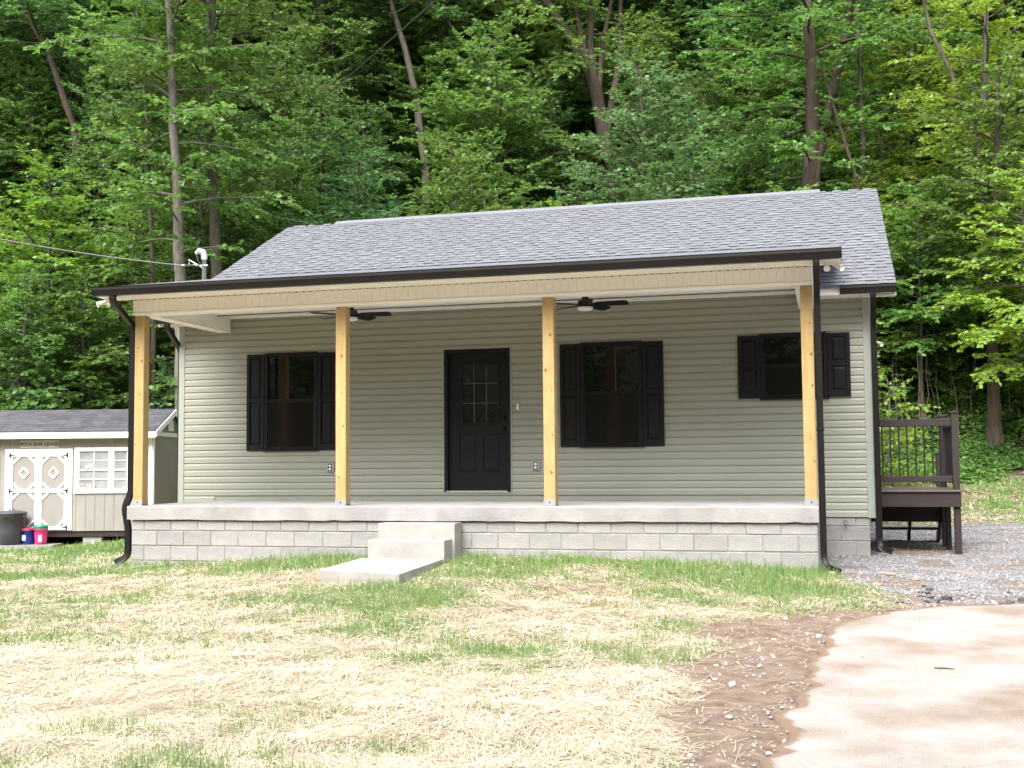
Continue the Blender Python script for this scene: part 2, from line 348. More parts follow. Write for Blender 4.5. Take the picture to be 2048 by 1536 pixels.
def grassmask(x, y):
    n = fbm(x * .75 + 3, y * 1.35 + 8, 4); n2 = fbm(x * 2.6 + 40, y * 3.2 + 1, 3)
    n3 = fbm(x * 7.0 + 11, y * 8.0 + 5, 2); g = (n - .5) * 2.6 + (n2 - .5) * 1.5 + (n3 - .5) * 1.1
    g += 0.75 * np.exp(-((y + .25) / .45) ** 2) * (x > -.5) * (x < 9.5) - 0.35 * np.exp(-((x - 5.2) / .6) ** 2 - ((y + .3) / .5) ** 2)
    g += 0.9 * np.exp(-((x - 8.5) / .9) ** 2 - ((y + 1.0) / .75) ** 2)
    g += 0.55 * np.exp(-((x - 6.6) / 1.6) ** 2 - ((y + 1.0) / .7) ** 2)
    g += 0.45 * np.exp(-((x - 2.2) / 1.8) ** 2 - ((y + .8) / .6) ** 2)
    g += 0.6 * sstep(3.0, 6.5, y) * (x < 0) + 0.25 * sstep(-1.0, 1.5, y) * (x < 0)
    g -= 0.55 * sstep(-4.3, -7.0, y) + 0.1
    g += 0.25 * sstep(9, 11, y) * (x > 9)
    return np.clip(g * .70 + .47, 0, 1)

def build_ground():
    def axis(segs):
        out = []
        for a, b, st in segs: out += list(np.arange(a, b, st))
        return np.array(out + [segs[-1][1]])
    xs = axis([(-160, -40, 12), (-40, -12, 1.5), (-12, -2, .35), (-2, 13, .11), (13, 20, .4), (20, 45, 1.5), (45, 160, 12)])
    ys = axis([(-160, -45, 12), (-45, -12, 1.5), (-12, -9, .4), (-9, 2.6, .11), (2.6, 20, .35), (20, 60, 1.2), (60, 160, 10)])
    Xg, Yg = np.meshgrid(xs, ys); Zg = G(Xg, Yg)
    dr = in_drive(Xg, np.minimum(Yg, YTOP + 1)) & (Yg < YTOP)
    Zg = Zg - lump(Xg, Yg) * dr - 0.02 * dr
    far = (np.abs(Xg) > 60) | (Yg > 90); Zg = np.where(far & (Yg < 20), np.minimum(Zg, 3), Zg)
    nx, ny = len(xs), len(ys); V = np.stack([Xg.ravel(), Yg.ravel(), Zg.ravel()], 1)
    i = (np.arange(ny - 1)[:, None] * nx + np.arange(nx - 1)[None]).ravel()
    me = big_mesh('ground', V, np.stack([i, i + 1, i + nx + 1, i + nx], 1), None)
    me.polygons.foreach_set('use_smooth', [True] * len(me.polygons))
    la, gr, fo = zones(V[:, 0], V[:, 1]); gm = grassmask(V[:, 0], V[:, 1])
    at_ = me.color_attributes.new('zone', 'FLOAT_COLOR', 'POINT')
    at_.data.foreach_set('color', np.stack([la, gr, fo, gm], 1).astype(np.float32).ravel())
    m = bpy.data.materials.new('yard_ground'); m.use_nodes = True; t = m.node_tree; N = t.nodes; L = t.links; p = N['Principled BSDF']
    p.inputs['Roughness'].default_value = 0.95; p.inputs['Specular IOR Level'].default_value = 0.15
    a = N.new('ShaderNodeAttribute'); a.attribute_name = 'zone'; sp = N.new('ShaderNodeSeparateColor'); L.new(a.outputs['Color'], sp.inputs[0])
    tc = N.new('ShaderNodeTexCoord')
    def noise(s, d=6):
        n = N.new('ShaderNodeTexNoise'); n.inputs['Scale'].default_value = s; n.inputs['Detail'].default_value = d; L.new(tc.outputs['Object'], n.inputs['Vector']); return n.outputs['Fac']
    def mix(A, B, f):
        x = N.new('ShaderNodeMix'); x.data_type = 'RGBA'
        for k, v in (('A', A), ('B', B)):
            if isinstance(v, tuple): x.inputs[k].default_value = (*v, 1)
            else: L.new(v, x.inputs[k])
        L.new(f, x.inputs['Factor']); return x.outputs['Result']
    def rng_(src, a0, a1, b0=0, b1=1):
        r = N.new('ShaderNodeMapRange'); r.inputs[1].default_value = a0; r.inputs[2].default_value = a1; r.inputs[3].default_value = b0; r.inputs[4].default_value = b1; L.new(src, r.inputs[0]); return r.outputs[0]
    dirt = mix((0.120, 0.084, 0.060), (0.225, 0.168, 0.128), rng_(noise(7), .3, .7))
    strawc = mix((0.17, 0.125, 0.08), (0.40, 0.325, 0.22), rng_(noise(35), .35, .65))
    green = mix((0.10, 0.16, 0.035), (0.20, 0.25, 0.07), rng_(noise(60), .35, .65))
    lawn = mix(strawc, green, rng_(a.outputs['Alpha'], .35, .95, 0, .75))
    v = N.new('ShaderNodeTexVoronoi'); v.inputs['Scale'].default_value = 34; L.new(tc.outputs['Object'], v.inputs['Vector'])
    sg = N.new('ShaderNodeSeparateColor'); L.new(v.outputs['Color'], sg.inputs[0])
    grav = mix((0.10, 0.097, 0.095), (0.25, 0.25, 0.255), sg.outputs[0])
    grav = mix(grav, (0.20, 0.14, 0.10), rng_(noise(1.6), .56, .75, 0, .7))
    fl = mix((0.022, 0.018, 0.012), (0.065, 0.046, 0.030), rng_(noise(9), .35, .65))
    fl = mix(fl, (0.03, 0.055, 0.015), rng_(noise(2.3), .5, .65, 0, .7))
    c = mix(dirt, lawn, sp.outputs[0]); c = mix(c, grav, sp.outputs[1]); c = mix(c, fl, sp.outputs[2])
    L.new(c, p.inputs['Base Color'])
    b = N.new('ShaderNodeBump'); b.inputs['Strength'].default_value = 0.7; b.inputs['Distance'].default_value = 0.02
    L.new(noise(45, 5), b.inputs['Height']); L.new(b.outputs[0], p.inputs['Normal'])
    me.materials.append(m)
    tag(link('ground', me), 'sloping yard of soil, straw and young grass rising to the wooded hill', kind='structure')
build_ground()

def build_drive():
    ys = np.concatenate([np.arange(-26, -8.6, .5), np.arange(-8.6, YTOP - .02, .06)])
    cols = np.concatenate([[0, 0.0], np.array([0.03, .12, .3, .6, 1.0, 1.5, 2.0, 2.6, 3.3, 4.5, 6, 8, 11])])
    V = []; nx = len(cols)
    for y in ys:
        x0 = float(drive_edge(y))
        for k, c in enumerate(cols):
            x = x0 + c; z = float(ground_base(x, y))
            z += -0.05 if k == 0 else (0.004 if k == 1 else 0.016 + 0.010 * (float(fbm(np.array(x * .9), np.array(y * .9), 2)) - .5))
            V.append((x, y, z))
    i = (np.arange(len(ys) - 1)[:, None] * nx + np.arange(nx - 1)[None]).ravel()
    V0 = np.array(V)
    me = big_mesh('driveway', np.array(V), np.stack([i, i + 1, i + nx + 1, i + nx], 1), None)
    m = M('old_concrete', (0.285, 0.250, 0.210), 0.9, 0.1, 2.6, 0.6, 110, 0.2, col2=(0.375, 0.358, 0.338), stain=((0.19, 0.125, 0.083), 1.0, 0.75))
    t = m.node_tree; N = t.nodes; L = t.links; p = N['Principled BSDF']; src = p.inputs['Base Color'].links[0].from_socket
    tc = N.new('ShaderNodeTexCoord'); nz = N.new('ShaderNodeTexNoise'); nz.inputs['Scale'].default_value = 2.0; L.new(tc.outputs['Object'], nz.inputs['Vector'])
    va = N.new('ShaderNodeVectorMath'); va.operation = 'MULTIPLY_ADD'; va.inputs[1].default_value = (.35, .35, .35); L.new(nz.outputs['Color'], va.inputs[0]); L.new(tc.outputs['Object'], va.inputs[2])
    v = N.new('ShaderNodeTexVoronoi'); v.feature = 'DISTANCE_TO_EDGE'; v.inputs['Scale'].default_value = 1.1; L.new(va.outputs[0], v.inputs['Vector'])
    r = N.new('ShaderNodeMapRange'); r.inputs[1].default_value = 0.0; r.inputs[2].default_value = 0.012; r.inputs[3].default_value = 0.35; r.inputs[4].default_value = 0
    L.new(v.outputs['Distance'], r.inputs[0])
    sk = N.new('ShaderNodeTexNoise'); sk.inputs['Scale'].default_value = 160; sk.inputs['Detail'].default_value = 3; L.new(tc.outputs['Object'], sk.inputs['Vector'])
    sr = N.new('ShaderNodeMapRange'); sr.inputs[1].default_value = .3; sr.inputs[2].default_value = .7; sr.inputs[3].default_value = .72; sr.inputs[4].default_value = 1.22; L.new(sk.outputs['Fac'], sr.inputs[0])
    sh_ = N.new('ShaderNodeHueSaturation'); L.new(src, sh_.inputs['Color']); L.new(sr.outputs[0], sh_.inputs['Value']); src = sh_.outputs[0]
    x = N.new('ShaderNodeMix'); x.data_type = 'RGBA'; x.inputs['B'].default_value = (0.22, .17, .13, 1); L.new(src, x.inputs['A']); L.new(r.outputs[0], x.inputs['Factor']); L.new(x.outputs['Result'], p.inputs['Base Color'])
    ca = me.color_attributes.new('edge', 'FLOAT_COLOR', 'POINT'); dd = V0[:, 0] - drive_edge(V0[:, 1]); dt = (YTOP - V0[:, 1]) * .8
    ev = np.exp(-np.minimum(dd / .10, dt / .14)); ca.data.foreach_set('color', np.repeat(ev[:, None], 4, 1).astype(np.float32).ravel())
    ea = N.new('ShaderNodeAttribute'); ea.attribute_name = 'edge'; n4 = N.new('ShaderNodeTexNoise'); n4.inputs['Scale'].default_value = 4.5; n4.inputs['Detail'].default_value = 12; n4.inputs['Roughness'].default_value = .72; L.new(tc.outputs['Object'], n4.inputs['Vector'])
    ad = N.new('ShaderNodeMath'); ad.operation = 'ADD'; L.new(ea.outputs['Fac'], ad.inputs[0]); L.new(n4.outputs['Fac'], ad.inputs[1])
    r4 = N.new('ShaderNodeMapRange'); r4.inputs[1].default_value = .92; r4.inputs[2].default_value = 1.12; r4.inputs[4].default_value = .95; L.new(ad.outputs[0], r4.inputs[0])
    x4 = N.new('ShaderNodeMix'); x4.data_type = 'RGBA'; x4.inputs['B'].default_value = (.19, .13, .09, 1); L.new(x.outputs['Result'], x4.inputs['A']); L.new(r4.outputs[0], x4.inputs['Factor']); L.new(x4.outputs['Result'], p.inputs['Base Color'])
    me.materials.append(m)
    tag(link('driveway', me), 'worn pale concrete driveway pad with brown dirt stains', kind='structure')
build_drive()

# ------------------------------------------------------------------ the house
SL = -0.05, 9.107                                # porch slab in X
WL, WR = -0.68, 9.815                            # house walls in X
BACK = 10.83
house = Thing('house', 'small sage green house with grey shingle roof and wood-posted front porch', 'house', (4.5, 6.5, -0.8))
H = house.part

# --- block foundation
fnd = MB(); ZB = -1.15
fnd.box(0.008, 9.092, 0.008, D, ZB, -.195); fnd.box(WL + .06, WR - .06, D + .012, BACK - .06, ZB, -.232)
foundation = H('foundation', fnd, 'mortar')
_blk = {}
def block(x0, x1, z0, z1, y, ax=0):
    g = .006; w_ = round(x1 - x0 - 2 * g, 3); h_ = round(z1 - z0 - 2 * g, 3)
    if w_ < .03: return
    if (w_, h_) not in _blk:
        _blk[w_, h_] = MB().cbox(-w_ / 2, w_ / 2, 0, .09, -h_ / 2, h_ / 2, .005).mesh('concrete_block', 'block')
    o = link('concrete_block', _blk[w_, h_], foundation)
    jit = random.uniform(-.003, .003)
    if ax == 0: o.location = ((x0 + x1) / 2, y + jit, (z0 + z1) / 2)
    else:
        o.rotation_euler = (0, 0, rad(90 if ax == 1 else -90)); o.location = (y, (x0 + x1) / 2, (z0 + z1) / 2)
B = .4064
rows = [(-.195, -.333), (-.333, -.5362), (-.5362, -.7394), (-.7394, -.9426), (-.9426, -1.146)]
for r, (z1, z0) in enumerate(rows):
    if r % 2 == 1: J = [0] + [.394 + B * k for k in range(12)] + [5.21 + B * k for k in range(10)] + [9.1]
    else: J = [0] + [.197 + B * k for k in range(12)] + [5.005 + B * k for k in range(10)] + [8.99, 9.1] if False else [0] + [.197 + B * k for k in range(13)] + [5.42 + B * k for k in range(9)] + [9.1]
    J = sorted(J); J = [j for i, j in enumerate(J) if i == 0 or j - J[i - 1] > .04]
    J[-1] = 9.1
    for a, b in zip(J, J[1:]): block(a, b, z0, z1, 0.0)
    off = 0 if r % 2 else B / 2
    ys_ = [0.09] + [y for y in [.09 + off + B * k for k in range(1, 6)] if y < D - .05] + [D]
    for a, b in zip(ys_, ys_[1:]):
        block(a, b, z0, z1, 9.1 , 1); block(a, b, z0, z1, 0.0, -1)
for r, (z1, z0) in enumerate([(-.232, -.352), (-.352, -.5552), (-.5552, -.7584), (-.7584, -.9616)]):
    J = [9.15] + [x for x in [9.37 + (0 if r % 2 else .2) + B * k for k in range(3)] if 9.2 < x < 9.7] + [9.762]
    for a, b in zip(J, J[1:]): block(a, b, z0, z1, D + .004)

# --- porch slab and steps
def rough_slab(x0, x1, y0, y1, z0, z1, seed, amp=.006):
    n = 70; m_ = MB(); r = np.random.default_rng(seed); vs_ = []; X = np.linspace(x0, x1, n)
    for i, x in enumerate(X):
        e = r.normal(0, amp * .35); e2 = abs(r.normal(0, amp)); c = .012
        vs_ += [(x, y0 + .03, z0 + e2 * .6), (x, y0 + e * .3, z0 + e2), (x, y0 + e * .3, z1 - c + e * .4), (x, y0 + c, z1), (x, y1, z1), (x, y1, z0)]
    fs = [(i * 6 + j, i * 6 + (j + 1) % 6, (i + 1) * 6 + (j + 1) % 6, (i + 1) * 6 + j) for i in range(n - 1) for j in range(6)]
    fs += [tuple(range(6)), tuple(range(n * 6 - 1, n * 6 - 7, -1))]
    return m_.add(vs_, fs)
H('porch_slab', rough_slab(SL[0], SL[1], -.035, D - .02, -.19, 0, 5), 'slab')
H('porch_step', rough_slab(3.735, 4.742, -.33, -.037, -.80, -.202, 8, .003), 'step')
H('porch_step', rough_slab(3.715, 4.705, -.63, -.333, -.80, -.392, 9, .003), 'step')

# --- siding
def siding_course(pieces, z0, z1, x0, x1, openings, y, sgn=-1, h=None):
    ts = [0, .58, .67, .78, .90, 1.0]; off = [.0180, .0172, .0158, .0098, .0045, .0020]; h = z1 - z0
    zb = sorted({z0, z1} | {z for o in openings for z in (o[2], o[3]) if z0 < z < z1})
    for za, zc in zip(zb, zb[1:]):
        if zc - za < 1e-4: continue
        zm = (za + zc) / 2; iv = [(x0, x1)]
        for o in openings:
            if o[2] < zm < o[3]:
                iv = [q for a, b in iv for q in ((a, min(b, o[0])), (max(a, o[1]), b)) if q[1] - q[0] > .01]
        ta, tb = (za - z0) / h, (zc - z0) / h
        T = [ta] + [t for t in ts if ta < t < tb] + [tb]; O = list(np.interp(T, ts, off))
        for a, b in iv:
            hit = [q for q in pieces if q[0] < b - .02 and q[1] > a + .02]; mb = hit[0][2] if hit else MB()
            for q in hit[1:]: mb.add(q[2].v, q[2].f)
            for q in hit: pieces.remove(q)
            pieces.append((min([a] + [q[0] for q in hit]), max([b] + [q[1] for q in hit]), mb))
            ns = max(2, int((b - a) / .8) + 1); Xs = np.linspace(a, b, ns); vs_ = []
            pr = ([(0.0, za)] if ta == 0 else []) + [(o_, z0 + t * h) for o_, t in zip(O, T)]
            for x in Xs: vs_ += [(x, y + sgn * o_, z) for o_, z in pr]
            m_ = len(pr)
            mb.add(vs_, [(i * m_ + j, (i + 1) * m_ + j, (i + 1) * m_ + j + 1, i * m_ + j + 1) for i in range(ns - 1) for j in range(m_ - 1)])
CH = .1016
WIN = [(.80, 1.695, .775, 2.280), (5.805, 6.705, .775, 2.270), (8.350, 9.257, 1.405, 2.300)]
DOOR = (3.728, 4.752, .118, 2.238)
openings = [(a + .012, b - .012, c + .012, d_ - .012) for a, b, c, d_ in WIN] + [(DOOR[0] + .01, DOOR[1] - .01, DOOR[2] + .005, DOOR[3] - .01)]
wb = MB()
# wall backing with holes left by panels of wall between the openings
def holed(mb, x0, x1, z0, z1, ops, y0, y1):
    xs = sorted({x0, x1} | {v for o in ops for v in o[:2]}); zs = sorted({z0, z1} | {v for o in ops for v in o[2:]})
    for a, b in zip(xs, xs[1:]):
        for c, d_ in zip(zs, zs[1:]):
            xm, zm = (a + b) / 2, (c + d_) / 2
            if any(o[0] < xm < o[1] and o[2] < zm < o[3] for o in ops): continue
            mb.add([(a, y0, c), (b, y0, c), (b, y0, d_), (a, y0, d_)], [(0, 1, 2, 3)])
holed(wb, WL, WR, -.23, 2.86, openings, D, D + .1)
wall = H('wall', wb, 'siding')
nz = 31
for k in range(nz):
    z0 = -.23 + CH * k; mb = []
    if z0 < -.005:
        siding_course(mb, z0, z0 + CH, SL[1] + .045, WR - .08, openings, D); siding_course(mb, z0, z0 + CH, WL + .08, SL[0] - .01, openings, D)
    else: siding_course(mb, z0, min(z0 + CH, 2.85), WL + .08, WR - .08, openings, D)
    for q in mb: H('siding_course', q[2], 'siding', wall)
for x in (WL, WR):                                # end walls with a gable
    sgn = -1 if x == WL else 1; mb = MB(); k = 0
    while True:
        z0 = -.23 + CH * k; k += 1
        if z0 > 4.9: break
        if z0 < 2.84: ya, yb = D, BACK
        else: ya = 6.6 - (5.12 - z0) / .5; yb = 6.6 + (5.12 - z0) / .5; ya = max(ya, D); yb = min(yb, BACK)
        if yb - ya < .05: continue
        for (za, zc, oa, oc) in ((z0, z0 + CH * .55, .015, .0135), (z0 + CH * .55, z0 + CH, .0135, .0015)):
            mb.add([(x + sgn * oa, ya, za), (x + sgn * oa, yb, za), (x + sgn * oc, yb, zc), (x + sgn * oc, ya, zc)], [(0, 1, 2, 3)])
    H('wall', mb, 'siding')
H('wall', MB().box(WL, WR, BACK - .1, BACK, -.23, 2.86), 'siding')
ct = lambda xa, xb: MB().cbox(xa, xb, D - .026, D + .06, -.245, 2.84, .006)
H('corner_trim', ct(WL - .02, WL + .083), 'trim'); H('corner_trim', ct(WR - .083, WR + .02), 'trim')
H('starter_trim', MB().box(SL[1] + .02, SL[1] + .05, D - .024, D, -.235, .002), 'trim')

# --- windows and shutters
def window(x0, x1, z0, z1, mid):
    yf = D - .042; b = .052
    fr = MB()
    fr.cbox(x0, x0 + b, yf, D + .03, z0, z1, .006); fr.cbox(x1 - b, x1, yf, D + .03, z0, z1, .006)
    fr.cbox(x0 + b, x1 - b, yf + .001, D + .03, z1 - b, z1, .006); fr.cbox(x0 + b, x1 - b, yf + .001, D + .03, z0, z0 + .03, .006)
    wn = H('window', fr, 'black')
    a, c = x0 + b, x1 - b; s = .024
    up = MB()
    up.cbox(a, a + s * .6, D - .014, D + .02, mid, z1 - b, .004); up.cbox(c - s * .6, c, D - .014, D + .02, mid, z1 - b, .004)
    up.cbox(a + s * .6, c - s * .6, D - .013, D + .02, z1 - b - s * .6, z1 - b, .004); up.cbox(a + s * .6, c - s * .6, D - .022, D + .02, mid, mid + .035, .004)
    H('sash', up, 'black', wn)
    H('pane', MB().add([(a, D + .006, mid + .02), (c, D + .006, mid + .02), (c, D + .006, z1 - b), (a, D + .006, z1 - b)], [(0, 1, 2, 3)]), 'glass', wn)
    lo = MB()
    lo.cbox(a, a + s, D - .026, D + .02, z0 + .03, mid, .004); lo.cbox(c - s, c, D - .026, D + .02, z0 + .03, mid, .004)
    lo.cbox(a + s, c - s, D - .025, D + .02, mid - .022, mid - .001, .004); lo.cbox(a + s, c - s, D - .025, D + .02, z0 + .03, z0 + .05, .004)
    H('sash', lo, 'black', wn)
    H('insect_screen', MB().add([(a, D - .016, z0 + .03), (c, D - .016, z0 + .03), (c, D - .016, mid - .01), (a, D - .016, mid - .01)], [(0, 1, 2, 3)]), 'screen', wn)
    H('window_sill', MB().cbox(x0 - .012, x1 + .012, D - .058, D, z0 - .022, z0 - .001, .004), 'black', wn)
def shutter(x0, x1, z0, z1):
    b = .052; y0, y1 = D - .046, D - .010; zm = z0 + (z1 - z0) * .52
    m_ = MB()
    m_.cbox(x0, x0 + b, y0, y1, z0, z1, .005); m_.cbox(x1 - b, x1, y0, y1, z0, z1, .005)
    m_.cbox(x0 + b, x1 - b, y0 + .0008, y1, z1 - b * 1.05, z1, .005); m_.cbox(x0 + b, x1 - b, y0 + .0008, y1, z0, z0 + b * 1.7, .005); m_.cbox(x0 + b, x1 - b, y0 + .0008, y1, zm - b * .7, zm + b * .7, .005)
    sh = H('shutter', m_, 'black')
    for a, c in ((z0 + b * 1.7, zm - b * .7), (zm + b * .7, z1 - b * 1.05)):
        xa, xb = x0 + b, x1 - b; e = .038; yo, yi = y0 + .020, y0 + .005
        p_ = MB().add([(xa, yo, a), (xb, yo, a), (xb, yo, c), (xa, yo, c), (xa + .012, yo, a + .012), (xb - .012, yo, a + .012), (xb - .012, yo, c - .012), (xa + .012, yo, c - .012),
                       (xa + e, yi, a + e), (xb - e, yi, a + e), (xb - e, yi, c - e), (xa + e, yi, c - e)],
                      [(0, 1, 5, 4), (1, 2, 6, 5), (2, 3, 7, 6), (3, 0, 4, 7), (4, 5, 9, 8), (5, 6, 10, 9), (6, 7, 11, 10), (7, 4, 8, 11), (8, 9, 10, 11)])
        H('shutter_panel', p_, 'black', sh)
for (x0, x1, z0, z1), mid in zip(WIN, (1.525, 1.525, 1.845)):
    window(x0, x1, z0, z1, mid)
    shutter(x0 - .302, x0 - .004, z0 - .008 if z0 < 1 else z0, z1 - .017); shutter(x1 + .004, x1 + .302, z0 - .008 if z0 < 1 else z0, z1 - .017)

# --- door
dx0, dx1, dz0, dz1 = DOOR
tr = MB(); tw = .018
tr.cbox(dx0 - tw, dx0, D - .03, D + .01, dz0 - tw, dz1 + tw, .004); tr.cbox(dx1, dx1 + tw, D - .03, D + .01, dz0 - tw, dz1 + tw, .004)
tr.cbox(dx0, dx1, D - .029, D + .01, dz1, dz1 + tw, .004); tr.cbox(dx0, dx1, D - .029, D + .01, dz0 - tw, dz0, .004)
H('door_trim', tr, 'trim')
fr = MB(); fw = .052
fr.cbox(dx0, dx0 + fw, D - .022, D + .12, dz0, dz1, .005); fr.cbox(dx1 - fw, dx1, D - .022, D + .12, dz0, dz1, .005); fr.cbox(dx0 + fw, dx1 - fw, D - .021, D + .12, dz1 - fw, dz1, .005)
dframe = H('door_frame', fr, 'black')
H('threshold', MB().cbox(dx0 + .03, dx1 - fw - .01, D - .03, D + .05, dz0 - .004, dz0 + .022, .004), 'galv', dframe)
a0, a1 = dx0 + fw, dx1 - fw; gx0, gx1, gz0, gz1 = 3.985, 4.555, 1.135, 2.020
dm = MB(); yd = D + .045
PAN = [(3.945, 4.205, .41, .965), (4.315, 4.575, .41, .965)]
def door_face(mb):
    ops = [(gx0, gx1, gz0, gz1)] + PAN
    holed(mb, a0, a1, dz0 + .02, dz1 - fw, ops, yd, yd)
door_face(dm)
for o in [(gx0, gx1, gz0, gz1)] + PAN:
    for q in ((o[0], o[2], o[1], o[2]), (o[1], o[2], o[1], o[3]), (o[1], o[3], o[0], o[3]), (o[0], o[3], o[0], o[2])):
        dm.add([(q[0], yd, q[1]), (q[2], yd, q[3]), (q[2], yd + .022, q[3]), (q[0], yd + .022, q[1])], [(0, 1, 2, 3)])
door = H('door', dm, 'black')
for o in PAN:
    e = .045; yo, yi = yd + .012, yd + .002
    H('door_panel', MB().add([(o[0], yo, o[2]), (o[1], yo, o[2]), (o[1], yo, o[3]), (o[0], yo, o[3]), (o[0] + e, yi, o[2] + e), (o[1] - e, yi, o[2] + e), (o[1] - e, yi, o[3] - e), (o[0] + e, yi, o[3] - e)],
      [(0, 1, 5, 4), (1, 2, 6, 5), (2, 3, 7, 6), (3, 0, 4, 7), (4, 5, 6, 7)]), 'black', door)
gf = MB(); gb = .03
gf.cbox(gx0 - .02, gx0 + gb * .5, yd - .012, yd + .02, gz0 - .02, gz1 + .02, .004); gf.cbox(gx1 - gb * .5, gx1 + .02, yd - .012, yd + .02, gz0 - .02, gz1 + .02, .004)
gf.cbox(gx0 + gb * .5, gx1 - gb * .5, yd - .011, yd + .02, gz1 - gb * .5, gz1 + .02, .004); gf.cbox(gx0 + gb * .5, gx1 - gb * .5, yd - .011, yd + .02, gz0 - .02, gz0 + gb * .5, .004)
H('glass_frame', gf, 'black', door)
cw, chh = (gx1 - gx0) / 3, (gz1 - gz0) / 3
for i in range(3):
    for j in range(3):
        x0, z0 = gx0 + i * cw, gz0 + j * chh
        H('pane', MB().add([(x0, yd + .012, z0), (x0 + cw, yd + .012, z0), (x0 + cw, yd + .012, z0 + chh), (x0, yd + .012, z0 + chh)], [(0, 1, 2, 3)]), 'glass', door)
for i in (1, 2):
    x = gx0 + i * cw; H('muntin', MB().cbox(x - .004, x + .004, yd + .004, yd + .016, gz0 + .015, gz1 - .015, .002), 'muntin', door)
    z = gz0 + i * chh; H('muntin', MB().cbox(gx0 + .015, gx1 - .015, yd + .005, yd + .016, z - .004, z + .004, .002), 'muntin', door)
hd = H('door_handle', MB().lathe([(.027, 0), (.027, .012), (.012, .014), (.012, .04), (.026, .048), (.028, .06), (.018, .072)], 16), 'black', door, True)
hd.rotation_euler = (rad(90), 0, 0); hd.location = (4.635, yd, 1.047)
hd = H('deadbolt', MB().lathe([(.030, 0), (.030, .014), (.016, .02), (.012, .034)], 16), 'black', door, True)
hd.rotation_euler = (rad(90), 0, 0); hd.location = (4.640, yd, 1.209)

# --- wall fittings
for x in (1.905, 5.125):
    m_ = MB().cbox(x - .058, x + .058, D - .05, D, .425, .575, .012)
    ob_ = H('outlet_box', m_, 'galv')
    H('outlet_cover', MB().cbox(x - .030, x + .035, D - .058, D - .049, .445, .555, .006), 'canplastic', ob_)
    for dz in (.022, -.028): H('socket', MB().cbox(x - .012, x + .022, D - .064, D - .057, .5 + dz - .016, .5 + dz + .016, .004), 'white', ob_)
H('doorbell', MB().cbox(4.848, 4.878, D - .034, D - .012, 1.315, 1.400, .006), 'white')
hb = MB().tube([(9.438, D + .01, -.298), (9.438, D - .06, -.298), (9.438, D - .085, -.325)], .014, 8); hb.lathe([(.03, -.262), (.03, -.252)], 12, (9.438, D - .05, 0))
H('hose_bib', hb, 'galv')

# --- posts
for k, x in enumerate((-.047, 2.967, 5.784, 8.955)):
    m_ = MB().cbox(x, x + .145, .095, .24, .012, 2.632, .006)
    p_ = H('porch_post', m_, 'post')
    br = MB(); br.box(x - .003, x + .147, .0915, .0945, .001, .085); br.box(x - .003, x + .148, .2405, .2435, .001, .085); br.box(x - .003, x + .148, .092, .243, .001, .009)
    H('post_bracket', br, 'galv', p_)
    bl = H('bracket_bolt', MB().lathe([(.010, 0), (.010, .006), (.005, .008)], 8), 'slot', p_)
    bl.rotation_euler = (rad(90), 0, 0); bl.location = (x + .072, .0915, .048)
    for j in range(5):
        kx, kz = x + random.uniform(.025, .12), .3 + j * .45 + random.uniform(0, .35); r_ = random.uniform(.007, .017)
        kn = MB(); n_ = 8
        kn.add([(kx + r_ * math.cos(a * math.pi / 4), .0938, kz + 1.5 * r_ * math.sin(a * math.pi / 4)) for a in range(8)], [tuple(range(8))])
        H('knot', kn, 'knot', p_)

# --- porch beams clad in ribbed vinyl, ceiling, soffit
GB, GT, GY = 2.846, 2.963, -.455                  # gutter bottom, top, front
bx0, bx1 = -.02, 9.098
beam = H('porch_beam', MB().box(bx0, bx1, .008, .20, 2.638, 2.86), 'cream')
sw = .1013; st = MB().cbox(.0006, sw - .0006, 0, .012, 2.668, 2.835, .0022).mesh('soffit_strip', 'cream')
n_ = int((bx1 - bx0) / sw)
for k in range(n_):
    o = link('soffit_strip', st, beam); o.location = (bx0 + k * sw, -.004, 0)
H('beam_cap', MB().cbox(bx0 - .012, bx1 + .012, -.012, .21, 2.628, 2.664, .006), 'white', beam)
for xa in (0.0, 8.90):
    sb = H('porch_beam', MB().box(xa, xa + .2, .212, D - .018, 2.645, 2.86), 'cream')
    H('beam_cap', MB().cbox(xa - .008, xa + .208, .212, D - .018, 2.630, 2.648, .004), 'white', sb)
    st2 = MB().cbox(0, .008, .0015, sw - .0015, 2.652, 2.85, .003).mesh('soffit_strip', 'cream')
    for k in range(int((D - .25) / sw)):
        for xx in (xa - .008, xa + .2):
            o = link('soffit_strip', st2, sb); o.location = (xx, .22 + k * sw, 0)
cl = MB(); x = .21
while x < 8.89:
    e = min(x + sw, 8.89); cl.box(x + .001, e - .001, .212, D - .018, 2.8505, 2.87); x = e
cl.box(.2, 8.9, .205, D - .017, 2.872, 2.88)
H('porch_ceiling', cl, 'white')
tk = MB()
for k in range(int(8.5 / .095)): tk.box(.3 + k * .095, .318 + k * .095, D - .030, D - .017, 2.838, 2.850)
H('ceiling_moulding', MB().cbox(.21, 8.89, D - .040, D - .022, 2.840, 2.8515, .003), 'white')
sf = MB(); x = -.33
while x < 9.43:
    e = min(x + sw, 9.43); sf.box(x + .001, e - .001, -.40, .006, 2.842, 2.85); x = e
sf.box(-.33, 9.43, -.40, .006, 2.851, 2.858)
sof = H('soffit', sf, 'cream')
tk = MB()
for k in range(96): tk.box(-.3 + k * sw, -.275 + k * sw, -.0105, -.0045, 2.834, 2.8418)
H('vent_slot', tk, 'slot', sof)
H('fascia_board', MB().box(-.33, 9.43, -.40, -.375, 2.8585, 2.955), 'white')
